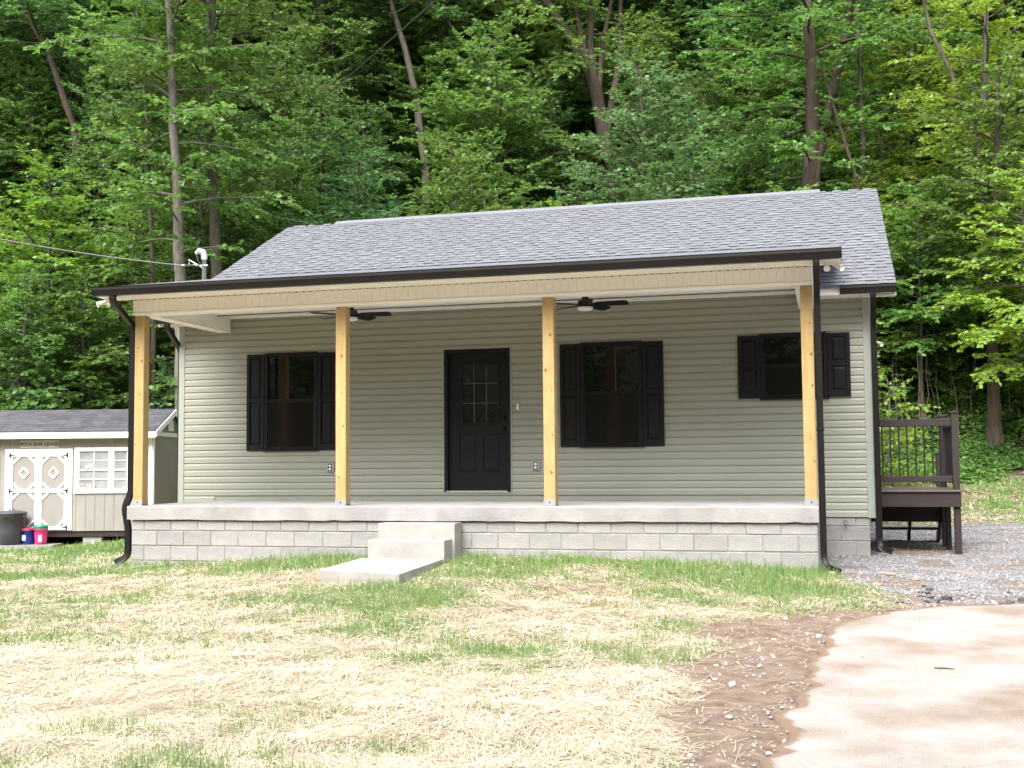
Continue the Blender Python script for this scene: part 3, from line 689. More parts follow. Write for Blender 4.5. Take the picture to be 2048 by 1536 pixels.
# --- porch roof
PS = .187; pz = lambda y: GT + .004 + PS * (y - GY)
def slope_box(x0, x1, ya, yb, zf, th): return MB().prism([(ya, zf(ya)), (yb, zf(yb)), (yb, zf(yb) - th), (ya, zf(ya) - th)], 0, x0, x1)
YJ = 3.66
porch_roof = H('porch_roof', slope_box(-.335, 9.435, GY - .015, YJ, pz, .02), 'shinglebase')
H('drip_edge', slope_box(-.338, 9.438, GY - .012, GY + .09, lambda y: pz(y) - .0215, .006), 'drip', porch_roof)
for xa, xb in ((-.333, -.30), (9.40, 9.433)):
    H('rake_board', MB().prism([(GY + .06, pz(GY + .06) - .029), (YJ - .3, pz(YJ - .3) - .029), (YJ - .9, pz(YJ - .9) - .13), (GY + .06, pz(GY + .06) - .125)], 0, xa, xb), 'cream', porch_roof)

for xa, xb in ((-.30, -.021), (9.10, 9.40)):      # sloping soffit of the overhang ends
    H('soffit', MB().prism([(-.36, pz(-.36) - .085), (3.0, pz(3.0) - .085), (3.0, pz(3.0) - .10), (-.36, pz(-.36) - .10)], 0, xa, xb), 'cream', porch_roof)
    H('gable_infill', MB().prism([(.02, 2.858), (2.2, 2.858), (2.2, pz(2.2) - .11), (.02, pz(.02) - .11)], 0, *((-.02, .0) if xa < 0 else (9.08, 9.098))), 'cream', porch_roof)
# --- main roof
EY, EZ = 1.95, 2.872; RYY = 6.6; SLP = .498; RZ = EZ + SLP * (RYY - EY); RXL, RXR = -.86, 10.165
mz = lambda y: EZ + SLP * (y - EY); bz = lambda y: RZ - SLP * (y - RYY)
roof = H('roof', slope_box(RXL, RXR, EY - .02, RYY, mz, .03), 'shinglebase')
H('roof_slope', slope_box(RXL, RXR, RYY, RYY + (RYY - EY) + .02, bz, .03), 'shinglebase', roof)
for x in (RXL, RXR - .03):
    H('rake_board', MB().prism([(EY + .05, mz(EY + .05) - .034), (RYY, RZ - .034), (2 * RYY - EY - .05, mz(EY + .05) - .034), (2 * RYY - EY - .05, mz(EY + .05) - .18), (RYY, RZ - .19), (EY + .05, mz(EY + .05) - .18)], 0, x, x + .03), 'black' if False else 'white', roof)
    H('drip_edge', MB().prism([(EY, mz(EY) - .031), (RYY, RZ - .031), (2 * RYY - EY, mz(EY) - .031), (2 * RYY - EY, mz(EY) - .045), (RYY, RZ - .045), (EY, mz(EY) - .045)], 0, x - (.004 if x < 0 else -.004), x + .03 + (-.004 if x < 0 else .004)), 'gutter', roof)
for xa, xb in ((RXL + .03, WL - .02), (WR + .02, RXR - .03)):   # soffit of the gable overhang
    H('soffit', MB().prism([(EY + .05, mz(EY + .05) - .165), (RYY, RZ - .17), (2 * RYY - EY - .05, mz(EY + .05) - .165), (2 * RYY - EY - .05, mz(EY + .05) - .18), (RYY, RZ - .185), (EY + .05, mz(EY + .05) - .18)], 0, xa, xb), 'cream', roof)
for xa, xb in ((RXL, -.02), (9.10, RXR)):          # front eave soffit and fascia
    s_ = MB(); x = xa
    while x < xb - .01:
        e = min(x + sw, xb); s_.box(x + .001, e - .001, EY + .05, D - .004, 2.752, 2.76); x = e
    s_.box(xa, xb, EY + .05, D - .004, 2.761, 2.768)
    q = H('soffit', s_, 'cream')
    tk = MB(); x = xa + .05
    while x < xb - .05: tk.box(x, x + .018, D - .035, D - .02, 2.744, 2.7515); x += sw
    H('vent_slot', tk, 'slot', q)
    H('fascia_board', MB().box(xa, xb, EY + .022, EY + .05, 2.755, 2.868), 'white')
H('eave_return', MB().cbox(WR + .03, RXR - .035, BACK - .02, BACK + .42, 2.5, 2.80, .01), 'white')
ridge = MB(); xr = .17
ridge.prism([(RYY - .16, RZ - .07), (RYY, RZ + .012), (RYY + .16, RZ - .07), (RYY + .16, RZ - .025), (RYY + .02, RZ + .056), (RYY - .02, RZ + .056), (RYY - .16, RZ - .025)], 0, .17, 9.22)
H('ridge_vent', ridge, 'shingle', roof)

# shingle courses: a lapped base strip per course, raised tabs on it
CE = .1425; cs, sn = math.cos(math.atan(SLP)), math.sin(math.atan(SLP)); SLEN = (RYY - EY) / cs
base = MB(); tabs = []; pa = math.atan(SLP)
def spt(x, s, up): return (x, EY + s * cs - up * sn, EZ + s * sn + up * cs)
ncourse = int(SLEN / CE) + 1
for i in range(ncourse):
    s0 = i * CE - .02; s1 = min(s0 + CE + .02, SLEN)
    if s1 - s0 < .03: continue
    yv = EY + s0 * cs
    ranges = [(RXL, RXR)] if yv > 3.62 else [(9.08, RXR), (RXL, -.02)]
    for xa, xb in ranges:
        base.add([spt(xa, s0, .001), spt(xb, s0, .001), spt(xb, s0, .0125), spt(xa, s0, .0125), spt(xa, s1, .003), spt(xb, s1, .003)], [(0, 1, 2, 3), (3, 2, 5, 4), (0, 3, 4), (1, 5, 2)])
        x = xa + random.uniform(-.1, .05)
        while x < xb:
            wd = random.choice((.10, .13, .16, .2, .25)); x0, x1 = max(x, xa), min(x + wd, xb)
            if x1 - x0 > .04: tabs.append((x0, x1, s0, wd if abs(x1 - x0 - wd) < 1e-6 else None))
            x += wd + random.uniform(.06, .20)
H('shingle_course', base, 'shinglebase', roof)['kind'] = 'stuff'
campos = Vector(CAM)
tabs.sort(key=lambda t: (Vector(spt((t[0] + t[1]) / 2, t[2], 0)) - campos).length)
tmesh = {}; rest = MB(); cnt = 0
TV = lambda x0, x1: [(x0, 0, .002), (x1, 0, .002), (x1, 0, .0205), (x0, 0, .0205), (x0, CE, .008), (x1, CE, .008), (x0, CE, .002), (x1, CE, .002)]
TF = [(0, 1, 2, 3), (3, 2, 5, 4), (0, 3, 4, 6), (1, 7, 5, 2)]
for x0, x1, s0, wd in tabs:
    if cnt < 300 and wd is not None:
        if wd not in tmesh: tmesh[wd] = MB().add(TV(-wd / 2, wd / 2), TF).mesh('shingle', 'shingle')
        o = link('shingle', tmesh[wd], roof); o.location = spt((x0 + x1) / 2, s0, 0); o.rotation_euler = (pa, 0, 0); cnt += 1
    else:
        rest.add([spt(x, s0 + y, z) for x, y, z in TV(x0, x1)], TF)
H('shingle', rest, 'shingle', roof)['kind'] = 'stuff'

# --- gutters and downspouts
def gutter(x0, x1, yf, zt, zb):
    h = zt - zb; dp = .105
    pr = [(yf, zt), (yf + .008, zt - .012), (yf + .006, zt - h * .35), (yf + .022, zt - h * .62), (yf + .03, zb), (yf + dp, zb), (yf + dp, zt - .004), (yf + dp - .004, zt - .004), (yf + dp - .004, zb + .004), (yf + .034, zb + .004), (yf + .026, zt - h * .6), (yf + .010, zt - h * .35), (yf + .012, zt - .016), (yf + .012, zt)]
    return MB().prism(pr, 0, x0, x1)
def gut(x0, x1, yf, zt, zb):
    g_ = H('gutter', gutter(x0, x1, yf, zt, zb), 'gutter')
    for x in (x0, x1): H('end_cap', MB().prism([(yf + .002, zt + .001), (yf + .103, zt + .001), (yf + .103, zb - .001), (yf + .03, zb - .001), (yf + .022, zt - (zt - zb) * .62), (yf + .006, zt - (zt - zb) * .35)], 0, x - .003, x + .003), 'gutter', g_)
gut(-.333, 9.437, GY - .055, GT, GB)
gut(9.443, RXR, EY - .085, EZ - .004, 2.755); gut(RXL, -.02, EY - .085, EZ - .004, 2.755)
def dsp(path, r=.038, d_=.030):
    P = [Vector(p) for p in path]; out = [P[0]]
    for i in range(1, len(P) - 1):                # round the bends
        a, b, c = P[i - 1], P[i], P[i + 1]; la = min(.07, (b - a).length * .45); lc = min(.07, (c - b).length * .45)
        p0 = b + (a - b).normalized() * la; p1 = b + (c - b).normalized() * lc
        for t in (0, .33, .67, 1): out.append(p0 * (1 - t) ** 2 + b * 2 * t * (1 - t) + p1 * t * t)
    out.append(P[-1])
    pr = [(-r, -d_), (-r * .55, -d_ * .88), (-r * .45, -d_), (r * .45, -d_), (r * .55, -d_ * .88), (r, -d_), (r, d_), (-r, d_)]
    return MB().sweep([tuple(q) for q in out], pr, up=(0, 1, 0))
def ds(path, straps):
    o = H('downspout', dsp(path), 'gutter')
    for (x, y, z) in straps: H('strap', MB().cbox(x - .046, x + .046, y - .035, y + .035, z - .014, z + .014, .003), 'gutter', o)
ds([(9.155, GY + .01, 2.85), (9.155, GY + .01, 2.76), (9.150, -.02, 2.46), (9.152, -.02, -.58), (9.175, -.06, -.70), (9.33, -.13, -.745)], [(9.151, -.02, 1.8), (9.151, -.02, .9)])
ds([(-.045, GY + .01, 2.85), (-.045, GY + .01, 2.77), (-.10, .13, 2.50), (-.098, .13, .18), (-.175, .10, -.03), (-.115, .10, -.30), (-.115, .10, -.69), (-.26, .02, -.785)], [(-.098, .13, 1.9), (-.098, .13, .9)])
ds([(9.862, EY - .03, 2.76), (9.862, EY - .03, 2.70), (9.872, D - .06, 2.36), (9.875, D - .06, -.54), (9.885, D - .09, -.64), (10.02, D - .15, -.685)], [(9.875, D - .06, 1.7), (9.875, D - .06, .4)])
ds([(-.66, EY - .03, 2.76), (-.66, EY - .03, 2.70), (-.745, D + .12, 2.38), (-.745, D + .12, -.72), (-.85, D + .05, -.84)], [(-.745, D + .12, 1.7)])

# --- flood lights
def flood(x, y, z, dx):
    m_ = MB().cbox(x - .05, x + .05, y - .05, y + .05, z - .022, z, .006)
    f = H('flood_light', m_, 'white')
    for s_ in (-1, 1):
        b_ = MB().sweep([(x + s_ * .035, y, z - .02), (x + s_ * .06 + dx * .02, y - .03, z - .045), (x + s_ * .085 + dx * .06, y - .09, z - .085)], [(.04 * math.cos(a * math.pi / 5), .04 * math.sin(a * math.pi / 5)) for a in range(10)], scales=[.35, .55, 1.0])
        H('lamp_head', b_, 'white', f, True)
flood(9.30, -.18, 2.842, 1); flood(-.26, -.18, 2.842, -1)
flood(10.0, 6.0, 2.52, 1)
wl_ = H('wall_lamp', MB().cbox(WR + .012, WR + .05, 3.36, 3.48, 1.0, 1.16, .01).tube([(WR + .05, 3.42, 1.10), (WR + .12, 3.42, 1.12)], .014, 6), 'iron')
H('lamp_shade', MB().lathe([(.02, 1.13), (.06, 1.10), (.065, 1.04), (.05, 1.03)], 14, (WR + .13, 3.42, 0)), 'iron', wl_)
H('lamp_lens', MB().lathe([(.045, 1.035), (.045, .985), (.03, .975)], 14, (WR + .13, 3.42, 0)), 'lens', wl_)

# ------------------------------------------------------------------ service mast, cables
mx_, my_ = -.755, 3.2
mast = Thing('service_mast', 'grey electrical service mast with hooded weatherhead beside the roof edge', 'mast', (mx_, my_, 1.2))
mast.part('mast_pipe', MB().tube([(mx_, my_, 1.2), (mx_, my_, 4.02)], .036, 12), 'galv', smooth=True)
mast.part('meter_box', MB().cbox(mx_ - .10, mx_ + .08, my_ - .15, my_ + .15, .75, 1.25, .012), 'galv')
hood = MB().sweep([(mx_, my_, 3.98), (mx_, my_, 4.05), (mx_ - .03, my_, 4.11), (mx_ - .09, my_ - .01, 4.125), (mx_ - .145, my_ - .02, 4.085)], [(.055 * math.cos(a * math.pi / 6), .05 * math.sin(a * math.pi / 6)) for a in range(12)], up=(0, 1, 0), scales=[.9, 1.05, 1.1, 1.0, .6])
mast.part('weatherhead', hood, 'galv', smooth=True)
mast.part('insulator_bracket', MB().tube([(mx_ + .08, my_ - .02, 3.875), (mx_ - .40, my_ - .03, 3.90)], .014, 8).tube([(mx_ - .02, my_ - .02, 3.84), (mx_ - .27, my_ - .03, 3.985), (mx_ - .26, my_ - .03, 3.90)], .011, 6), 'galv')
mast.part('drip_loop', MB().tube([(mx_ - .13, my_ - .02, 4.07), (mx_ - .10, my_ - .05, 3.98), (mx_ - .03, my_ - .07, 3.90), (mx_ - .10, my_ - .07, 3.855), (mx_ - .28, my_ - .05, 3.90)], .010, 6).tube([(mx_ - .15, my_ - .02, 4.06), (mx_ - .07, my_ - .07, 4.0), (mx_ - .05, my_ - .09, 3.87), (mx_ - .16, my_ - .07, 3.88), (mx_ - .34, my_ - .04, 3.905)], .010, 6), 'cabledark')
def cable(name, a, b, sag, r, mat, label):
    a, b = np.array(a), np.array(b); pts = [tuple(a + (b - a) * t - np.array([0, 0, sag * 4 * t * (1 - t)])) for t in np.linspace(0, 1, 30)]
    tag(link(name, MB().tube(pts, r, 6).mesh(name, mat, True)), label, 'cable')
cable('service_cable', (mx_ - .40, my_ - .03, 3.90), tuple(at(-260, 420, 18.5)), .10, .010, 'cable', 'grey twisted service drop cable running from the roof mast out to the left')
cable('overhead_wire', tuple(at(470, 345, 40)), tuple(at(905, -30, 15)), .05, .009, 'cabledark', 'thin dark overhead wire crossing in front of the trees above the roof')
cable('guy_wire', tuple(at(-60, 415, 27)), tuple(at(48, 396, 30)), .01, .010, 'cabledark', 'short thin wire among the leaves above the shed')
cable('phone_wire', tuple(at(-40, 700, 24)), tuple(at(235, 535, 32)), .05, .007, 'cabledark', 'thin sloping wire behind the porch roof corner above the shed')

# ------------------------------------------------------------------ ceiling fans
def fan(x, y, label, ph):
    t = Thing('ceiling_fan', label, 'ceiling fan', (x, y, 2.85), 'fans on the porch ceiling')
    t.e.location = (x, y, 2.85); t.base = Vector((0, 0, 0)); z = 0
    q = lambda n, mb, mt, sm=False, pr=None: link(n, mb.mesh(n, mt, sm), pr or t.e)
    q('canopy', MB().lathe([(.07, 0), (.075, -.02), (.07, -.05), (.045, -.075), (.05, -.115), (.10, -.135), (.105, -.20), (.09, -.225)], 28), 'black', True)
    q('lamp_lens', MB().lathe([(.104, -.218), (.108, -.226), (.104, -.250), (.080, -.264), (.02, -.270)], 28), 'lens', True)
    for k in range(5):
        a = ph + k * 2 * math.pi / 5; c, s_ = math.cos(a), math.sin(a); m_ = MB(); vs_ = []
        for r, wd, tw in ((.09, .035, 0.0), (.16, .055, .016), (.22, .066, .018), (.54, .070, .020), (.575, .060, .017), (.59, .045, .012)):
            for sgn, up in ((-1, 0), (1, 0), (1, 1), (-1, 1)):
                u, v = r, sgn * wd; vs_.append((u * c - v * s_, u * s_ + v * c, -.185 - sgn * tw + up * .008))
        m_.add(vs_, [(i * 4 + j, i * 4 + (j + 1) % 4, (i + 1) * 4 + (j + 1) % 4, (i + 1) * 4 + j) for i in range(5) for j in range(4)] + [(0, 1, 2, 3), (23, 22, 21, 20)])
        q('fan_blade', m_, 'black')
fan(6.115, 1.22, 'black ceiling fan on the porch between the front door and the large right window', -.05)
fan(2.71, 1.22, 'black ceiling fan on the porch behind the second wooden post, near the left window', .12)

# ------------------------------------------------------------------ walkway landing
wl = [gpt(636, 1146), gpt(800, 1152)]
def landing():
    m_ = MB(); pts = [(3.62, -.63), (3.67, -1.5), (3.73, -2.10), (4.35, -2.25), (4.77, -2.36), (4.73, -1.5), (4.69, -.63)]
    top = [(x, y, -.615 - .012 * (-y - .6)) for x, y in pts]; r = np.random.default_rng(2)
    n = len(pts); bot = [(x + r.normal(0, .012), y + .03, -.95) for x, y in pts]; midr = [(x, y, -.70) for x, y in pts]
    m_.add(top + midr + bot, [tuple(range(n))] + [(i, n + i, n + (i + 1) % n, (i + 1) % n) for i in range(n)] + [(n + i, 2 * n + i, 2 * n + (i + 1) % n, n + (i + 1) % n) for i in range(n)])
    return m_
tag(link('walkway', landing().mesh('walkway', 'step')), 'short pale concrete walkway slab in front of the porch steps', kind='structure')

# ------------------------------------------------------------------ deck beside the house
deck = Thing('deck', 'dark brown wooden side deck with railing, black balusters and steps', 'deck', (10.45, 3.9, -.76))
K = deck.part
dX0, dX1, dY0, dY1 = WR + .03, 10.99, 3.0, 4.62
y = dY0 - .03
while y < dY1 - .02:
    K('deck_board', MB().cbox(dX0, dX1 + .07, y, min(y + .137, dY1 + .02), .085, .117, .006), 'deckboard'); y += .143
K('rim_board', MB().cbox(dX0, dX1, dY0, dY0 + .038, -.12, .083, .005), 'deck'); K('rim_board', MB().cbox(dX0, dX1, dY1 - .04, dY1, -.40, .083, .005), 'deck')
K('rim_board', MB().cbox(dX1 - .038, dX1 - .001, dY0 + .04, dY1 - .042, -.119, .083, .005), 'deck')
for x in np.arange(dX0 + .1, dX1 - .1, .4): K('joist', MB().box(x, x + .038, dY0 + .04, dY1 - .042, -.10, .083), 'deck')
def dpost(x, y, top, bot=-.86, s=.09):
    p = K('deck_post', MB().cbox(x, x + s, y, y + s, bot, top, .006), 'deck')
    K('post_cap', MB().add([(x - .008, y - .008, top), (x + s + .008, y - .008, top), (x + s + .008, y + s + .008, top), (x - .008, y + s + .008, top), (x - .008, y - .008, top + .018), (x + s + .008, y - .008, top + .018), (x + s + .008, y + s + .008, top + .018), (x - .008, y + s + .008, top + .018), (x + s / 2, y + s / 2, top + .05)],
      [(0, 1, 5, 4), (1, 2, 6, 5), (2, 3, 7, 6), (3, 0, 4, 7), (4, 5, 8), (5, 6, 8), (6, 7, 8), (7, 4, 8)]), 'galv' if False else 'iron', p)
dpost(10.895, dY0 + .042, 1.175); dpost(10.862, dY1 - .135, 1.175); dpost(dX0 + .01, dY0 + .042, 1.12)
K('deck_post', MB().cbox(10.86, 10.93, 3.85, 3.94, -.86, .082, .005), 'deck')
dpost(10.90, 5.62, .62, -.86, .085); dpost(9.95, 5.62, .62, -.86, .085)
K('top_rail', MB().cbox(dX0 + .1, 10.895, dY0 + .06, dY0 + .115, 1.0, 1.105, .006), 'deck'); K('bottom_rail', MB().cbox(dX0 + .1, 10.895, dY0 + .065, dY0 + .11, .225, .31, .006), 'deck')
K('top_rail', MB().cbox(10.91, 10.965, dY0 + .132, dY1 - .135, 1.0, 1.105, .006), 'deck'); K('bottom_rail', MB().cbox(10.915, 10.96, dY0 + .132, dY1 - .135, .225, .31, .006), 'deck')
for k in range(8): K('baluster', MB().tube([(9.975 + .1115 * k, dY0 + .087, .31), (9.975 + .1115 * k, dY0 + .087, 1.0)], .011, 8), 'iron')
for k in range(11): K('baluster', MB().tube([(10.938, dY0 + .21 + .118 * k, .31), (10.938, dY0 + .21 + .118 * k, 1.0)], .011, 8), 'iron')
for k, (yy, zz) in enumerate(((4.64, -.10), (4.92, -.30), (5.20, -.52))):
    K('stair_tread', MB().cbox(9.98, 10.90, yy, yy + .28, zz - .04, zz, .006), 'deckboard')
for x in (9.98, 10.42, 10.86): K('stringer', MB().prism([(4.622, .05), (4.622, -.16), (5.55, -.84), (5.55, -.60), (5.2, -.562), (5.2, -.342), (4.92, -.342), (4.92, -.142), (4.64, -.142)], 0, x, x + .038), 'deck')

# ------------------------------------------------------------------ shed (its own frame: u right, v back, w up)
rz = math.atan2(RX[1], RX[0]); ru = np.array([math.cos(rz), math.sin(rz)]); rv = np.array([-ru[1], ru[0]])
s0 = at(304, 1061, 25.0)
shed = Thing('shed', 'taupe garden shed with white trimmed double doors and charcoal shingle roof', 'shed', (s0[0], s0[1], s0[2]), None, rz)
S = shed.part
su = lambda px: (px - 304) / F * 25.0
sz = lambda py: (1061 - py) / F * 25.0
LW, DW, WH = -3.66, 2.44, 2.02
sm = MB(); sm.box(LW, 0, 0, DW, 0, WH); sm.prism([(0, WH), (DW, WH), (DW / 2, 2.62)], 0, LW, 0)
S('shed_wall', sm, 'shedwall')
for k in range(18):                               # grooved sheet siding: one board between two grooves
    u0 = LW + .2033 * k
    S('wall_board', MB().cbox(u0 + .0022, u0 + .2011, -.012, 0.0, .002, WH - .002, .003), 'shedwall')
for k in range(12): S('wall_board', MB().cbox(-.002, .010, .2033 * k + .004, .2033 * k + .1993, .002, WH, .003), 'shedwall')
def sroof(v0, z0, v1, z1):
    m_ = MB(); n = 10; ov = .12
    for i in range(n):
        a, b = i / n, (i + 1) / n + .02; P = lambda t, up: (v0 + (v1 - v0) * t, z0 + (z1 - z0) * t + up)
        x = LW - ov
        while x < ov:
            w_ = random.uniform(.25, .34); e = min(x + w_, ov); j = random.uniform(0, .004)
            (ya, za), (yb, zb) = P(a, .020 + j), P(min(b, 1), .012); (yc, zc) = P(a, 0)
            m_.add([(x, yc, zc), (e, yc, zc), (e, ya, za), (x, ya, za), (x, yb, zb), (e, yb, zb)], [(0, 1, 2, 3), (3, 2, 5, 4)]); x = e
    m_.add([(LW - ov, v0, z0 - .02), (ov, v0, z0 - .02), (ov, v1, z1 - .02), (LW - ov, v1, z1 - .02), (LW - ov, v0, z0 + .002), (ov, v0, z0 + .002), (ov, v1, z1 + .002), (LW - ov, v1, z1 + .002)], [(0, 3, 2, 1), (4, 5, 6, 7), (0, 1, 5, 4), (1, 2, 6, 5), (3, 0, 4, 7)])
    return m_
RG = 2.64; S('shed_roof', sroof(-.22, sz(862), DW / 2, RG), 'shedroof'); S('shed_roof', sroof(DW + .22, sz(862), DW / 2, RG), 'shedroof')
S('fascia', MB().cbox(LW - .12, .12, -.245, -.222, sz(876), sz(864), .004), 'shedtrim')
ez = sz(862)
for v0 in (-.22, DW + .22):
    for u0 in (LW - .145, .122): S('rake_trim', MB().prism([(v0, ez - .005), (DW / 2, RG - .005), (DW / 2, RG - .13), (v0, ez - .125)], 0, u0, u0 + .022), 'shedtrim')
S('gable_band', MB().cbox(.011, .03, .02, DW - .02, 2.02, 2.11, .004), 'shedtrim')
S('eave_soffit', MB().box(LW - .1, .1, -.22, -.013, ez - .06, ez - .045), 'shedtrim')
gv = S('gable_vent', MB().cbox(.011, .035, DW / 2 - .19, DW / 2 + .19, 2.15, 2.39, .006), 'shedtrim')
for k in range(5): S('louvre', MB().cbox(.035, .042, DW / 2 - .15, DW / 2 + .15, 2.19 + k * .037, 2.21 + k * .037, .003), 'shedtrim', gv)
S('corner_board', MB().cbox(-.085, .0, -.026, -.0125, 0, WH - .02, .004), 'shedtrim'); S('corner_board', MB().cbox(.0105, .026, -.026, .07, 0, WH - .02, .004), 'shedtrim'); S('corner_board', MB().cbox(LW, LW + .085, -.026, -.0125, 0, WH - .02, .004), 'shedtrim')
S('floor_frame', MB().box(LW + .02, -.02, .02, DW, -.12, -.002), 'deck')
for u in (LW + .2, su(164) - .0, -.25):
    for v in (.05, DW - .3): S('pier_block', MB().cbox(u, u + .40, v, v + .2, -.42, -.122, .008), 'block')
# doors
dA, dB, dT, dBt = su(9), su(144), sz(896), sz(1059)
hd_ = S('door_header', MB().cbox(dA, dB, -.040, -.0125, dT - .085, dT, .006), 'shedtrim')
for u0, u1 in ((dA, dA + .09), (dB - .09, dB)): S('door_casing', MB().cbox(u0, u1, -.036, -.0125, dBt, dT - .0865, .005), 'shedtrim')
um = (dA + dB) / 2
def bar2(mb, p, q, wd, y0, y1):
    p, q = np.array(p), np.array(q); t = (q - p) / np.linalg.norm(q - p); n = np.array([-t[1], t[0]]) * wd / 2
    c = [p - n, q - n, q + n, p + n]; mb.add([(a[0], y0, a[1]) for a in c] + [(a[0], y1, a[1]) for a in c], [(0, 1, 2, 3), (4, 7, 6, 5), (0, 4, 5, 1), (1, 5, 6, 2), (2, 6, 7, 3), (3, 7, 4, 0)])
for u0, u1 in ((dA + .092, um - .003), (um + .003, dB - .092)):
    z0, z1 = dBt + .01, dT - .09; zm = sz(980); b = .075
    lf = MB(); lf.box(u0, u1, -.024, -.0125, z0, z1); leaf = S('shed_door', lf, 'shedwall')
    f_ = MB()
    f_.cbox(u0, u0 + b, -.044, -.024, z0, z1, .004); f_.cbox(u1 - b, u1, -.044, -.024, z0, z1, .004)
    for za in (z0, zm - b / 2, z1 - b): f_.cbox(u0 + b, u1 - b, -.0435, -.024, za, za + b, .004)
    S('door_stile', f_, 'shedtrim', leaf)
    for za, zb in ((z0 + b, zm - b / 2), (zm + b / 2, z1 - b)):
        for (ux, sx) in ((u0 + b, 1), (u1 - b, -1)):
            for (zx, sz_) in ((za, 1), (zb, -1)):
                bm_ = MB(); bar2(bm_, (ux, zx + sz_ * .14), (ux + sx * .14, zx), .045, -.040, -.024); S('corner_brace', bm_, 'shedtrim', leaf)
    dc = ((u0 + u1) / 2, sz(944)); dmm = MB(); r_ = .115
    C4 = [(dc[0], dc[1] - r_), (dc[0] + r_ * .85, dc[1]), (dc[0], dc[1] + r_), (dc[0] - r_ * .85, dc[1])]
    for i in range(4): bar2(dmm, C4[i], C4[(i + 1) % 4], .035, -.041, -.024)
    S('diamond_trim', dmm, 'shedtrim', leaf)
    hs_ = u0 if u0 < um - .2 and u1 < um else u1
    for zz in (z1 - .05, zm, z0 + .06):
        sgn = 1 if hs_ == u0 else -1
        S('strap_hinge', MB().box(min(hs_, hs_ + sgn * .03), max(hs_, hs_ + sgn * .03), -.052, -.0445, zz - .05, zz + .05).prism([(hs_ + sgn * .03, zz - .016), (hs_ + sgn * .03, zz + .016), (hs_ + sgn * .15, zz)], 1, -.050, -.0445), 'black', leaf)
# window pair
wA, wB, wT, wBt = su(148), su(289), sz(894), sz(986)
wf = MB(); b = .085
wf.cbox(wA, wA + b, -.046, -.0125, wBt, wT, .006); wf.cbox(wB - b, wB, -.046, -.0125, wBt, wT, .006); wf.cbox(wA + b, wB - b, -.045, -.0125, wT - b, wT, .006); wf.cbox(wA + b, wB - b, -.045, -.0125, wBt, wBt + b * 1.15, .006)
uc = su(221.5); wf.cbox(uc - .045, uc + .045, -.0445, -.0125, wBt + b * 1.15, wT - b, .005)
swn = S('shed_window', wf, 'shedtrim')
zlo, zhi = wBt + b * 1.15, wT - b
for u0, u1 in ((wA + b, uc - .045), (uc + .045, wB - b)):
    for i in range(2):
        for j in range(4):
            uw, zw = (u1 - u0) / 2, (zhi - zlo) / 4
            S('pane', MB().add([(u0 + i * uw, -.016, zlo + j * zw), (u0 + (i + 1) * uw, -.016, zlo + j * zw), (u0 + (i + 1) * uw, -.016, zlo + (j + 1) * zw), (u0 + i * uw, -.016, zlo + (j + 1) * zw)], [(0, 1, 2, 3)]), 'shedglass', swn)
    zc = (zlo + zhi) / 2
    S('muntin', MB().cbox(u0, u1, -.034, -.017, zc - .018, zc + .018, .003), 'shedtrim', swn)
    for zq in ((zlo + zc) / 2, (zhi + zc) / 2): S('muntin', MB().cbox(u0, u1, -.028, -.017, zq - .009, zq + .009, .003), 'shedtrim', swn)
    S('muntin', MB().cbox((u0 + u1) / 2 - .009, (u0 + u1) / 2 + .009, -.027, -.017, zlo, zhi, .003), 'shedtrim', swn)
    S('sash_side', MB().cbox(u0, u0 + .02, -.030, -.017, zlo, zhi, .003), 'shedtrim', swn); S('sash_side', MB().cbox(u1 - .02, u1, -.030, -.017, zlo, zhi, .003), 'shedtrim', swn)
# written board over the door, card in the window
def text(body, size, mat, u, v, z, parent, sx=1.0):
    c = bpy.data.curves.new('lettering', 'FONT'); c.body = body; c.size = size; c.extrude = .002; c.offset = .0035 if mat == 'letterred' else .002; c.align_x = 'CENTER'; c.align_y = 'CENTER'
    tmp = bpy.data.objects.new('lettering_curve', c); COL.objects.link(tmp); bpy.context.view_layer.update()
    me = bpy.data.meshes.new_from_object(tmp.evaluated_get(bpy.context.evaluated_depsgraph_get())); bpy.data.objects.remove(tmp); me.materials.clear(); me.materials.append(MT[mat])
    o = link('lettering', me, parent); o.location = (u, v, z); o.rotation_euler = (rad(90), 0, 0); o.scale = (sx, 1, 1); return o
sg_ = S('sign_board', MB().cbox(su(38), su(117), -.036, -.0125, sz(894), sz(879), .003), 'signwood')
text('POOR BEAR KENNEL', .112, 'lettergrey', (su(38) + su(117)) / 2 + .01, -.0365, sz(887.5), sg_, .80)
cd = S('window_card', MB().cbox(su(158.5), su(190), -.050, -.0465, sz(975.5), sz(967), .001), 'signpaper')
text('WE I D', .10, 'letterred', su(174), -.0505, sz(971.3), cd, 1.05)
S('window_ornament', MB().lathe([(.03, 0), (.045, .02), (.04, .06), (.02, .075)], 12, (su(174), -.03, sz(937.5))), 'lens', swn); S('window_ornament', MB().lathe([(.02, 0), (.03, .02), (.02, .05), (.028, .075), (.018, .10)], 12, (su(182), -.03, sz(937.5))), 'lens', swn)

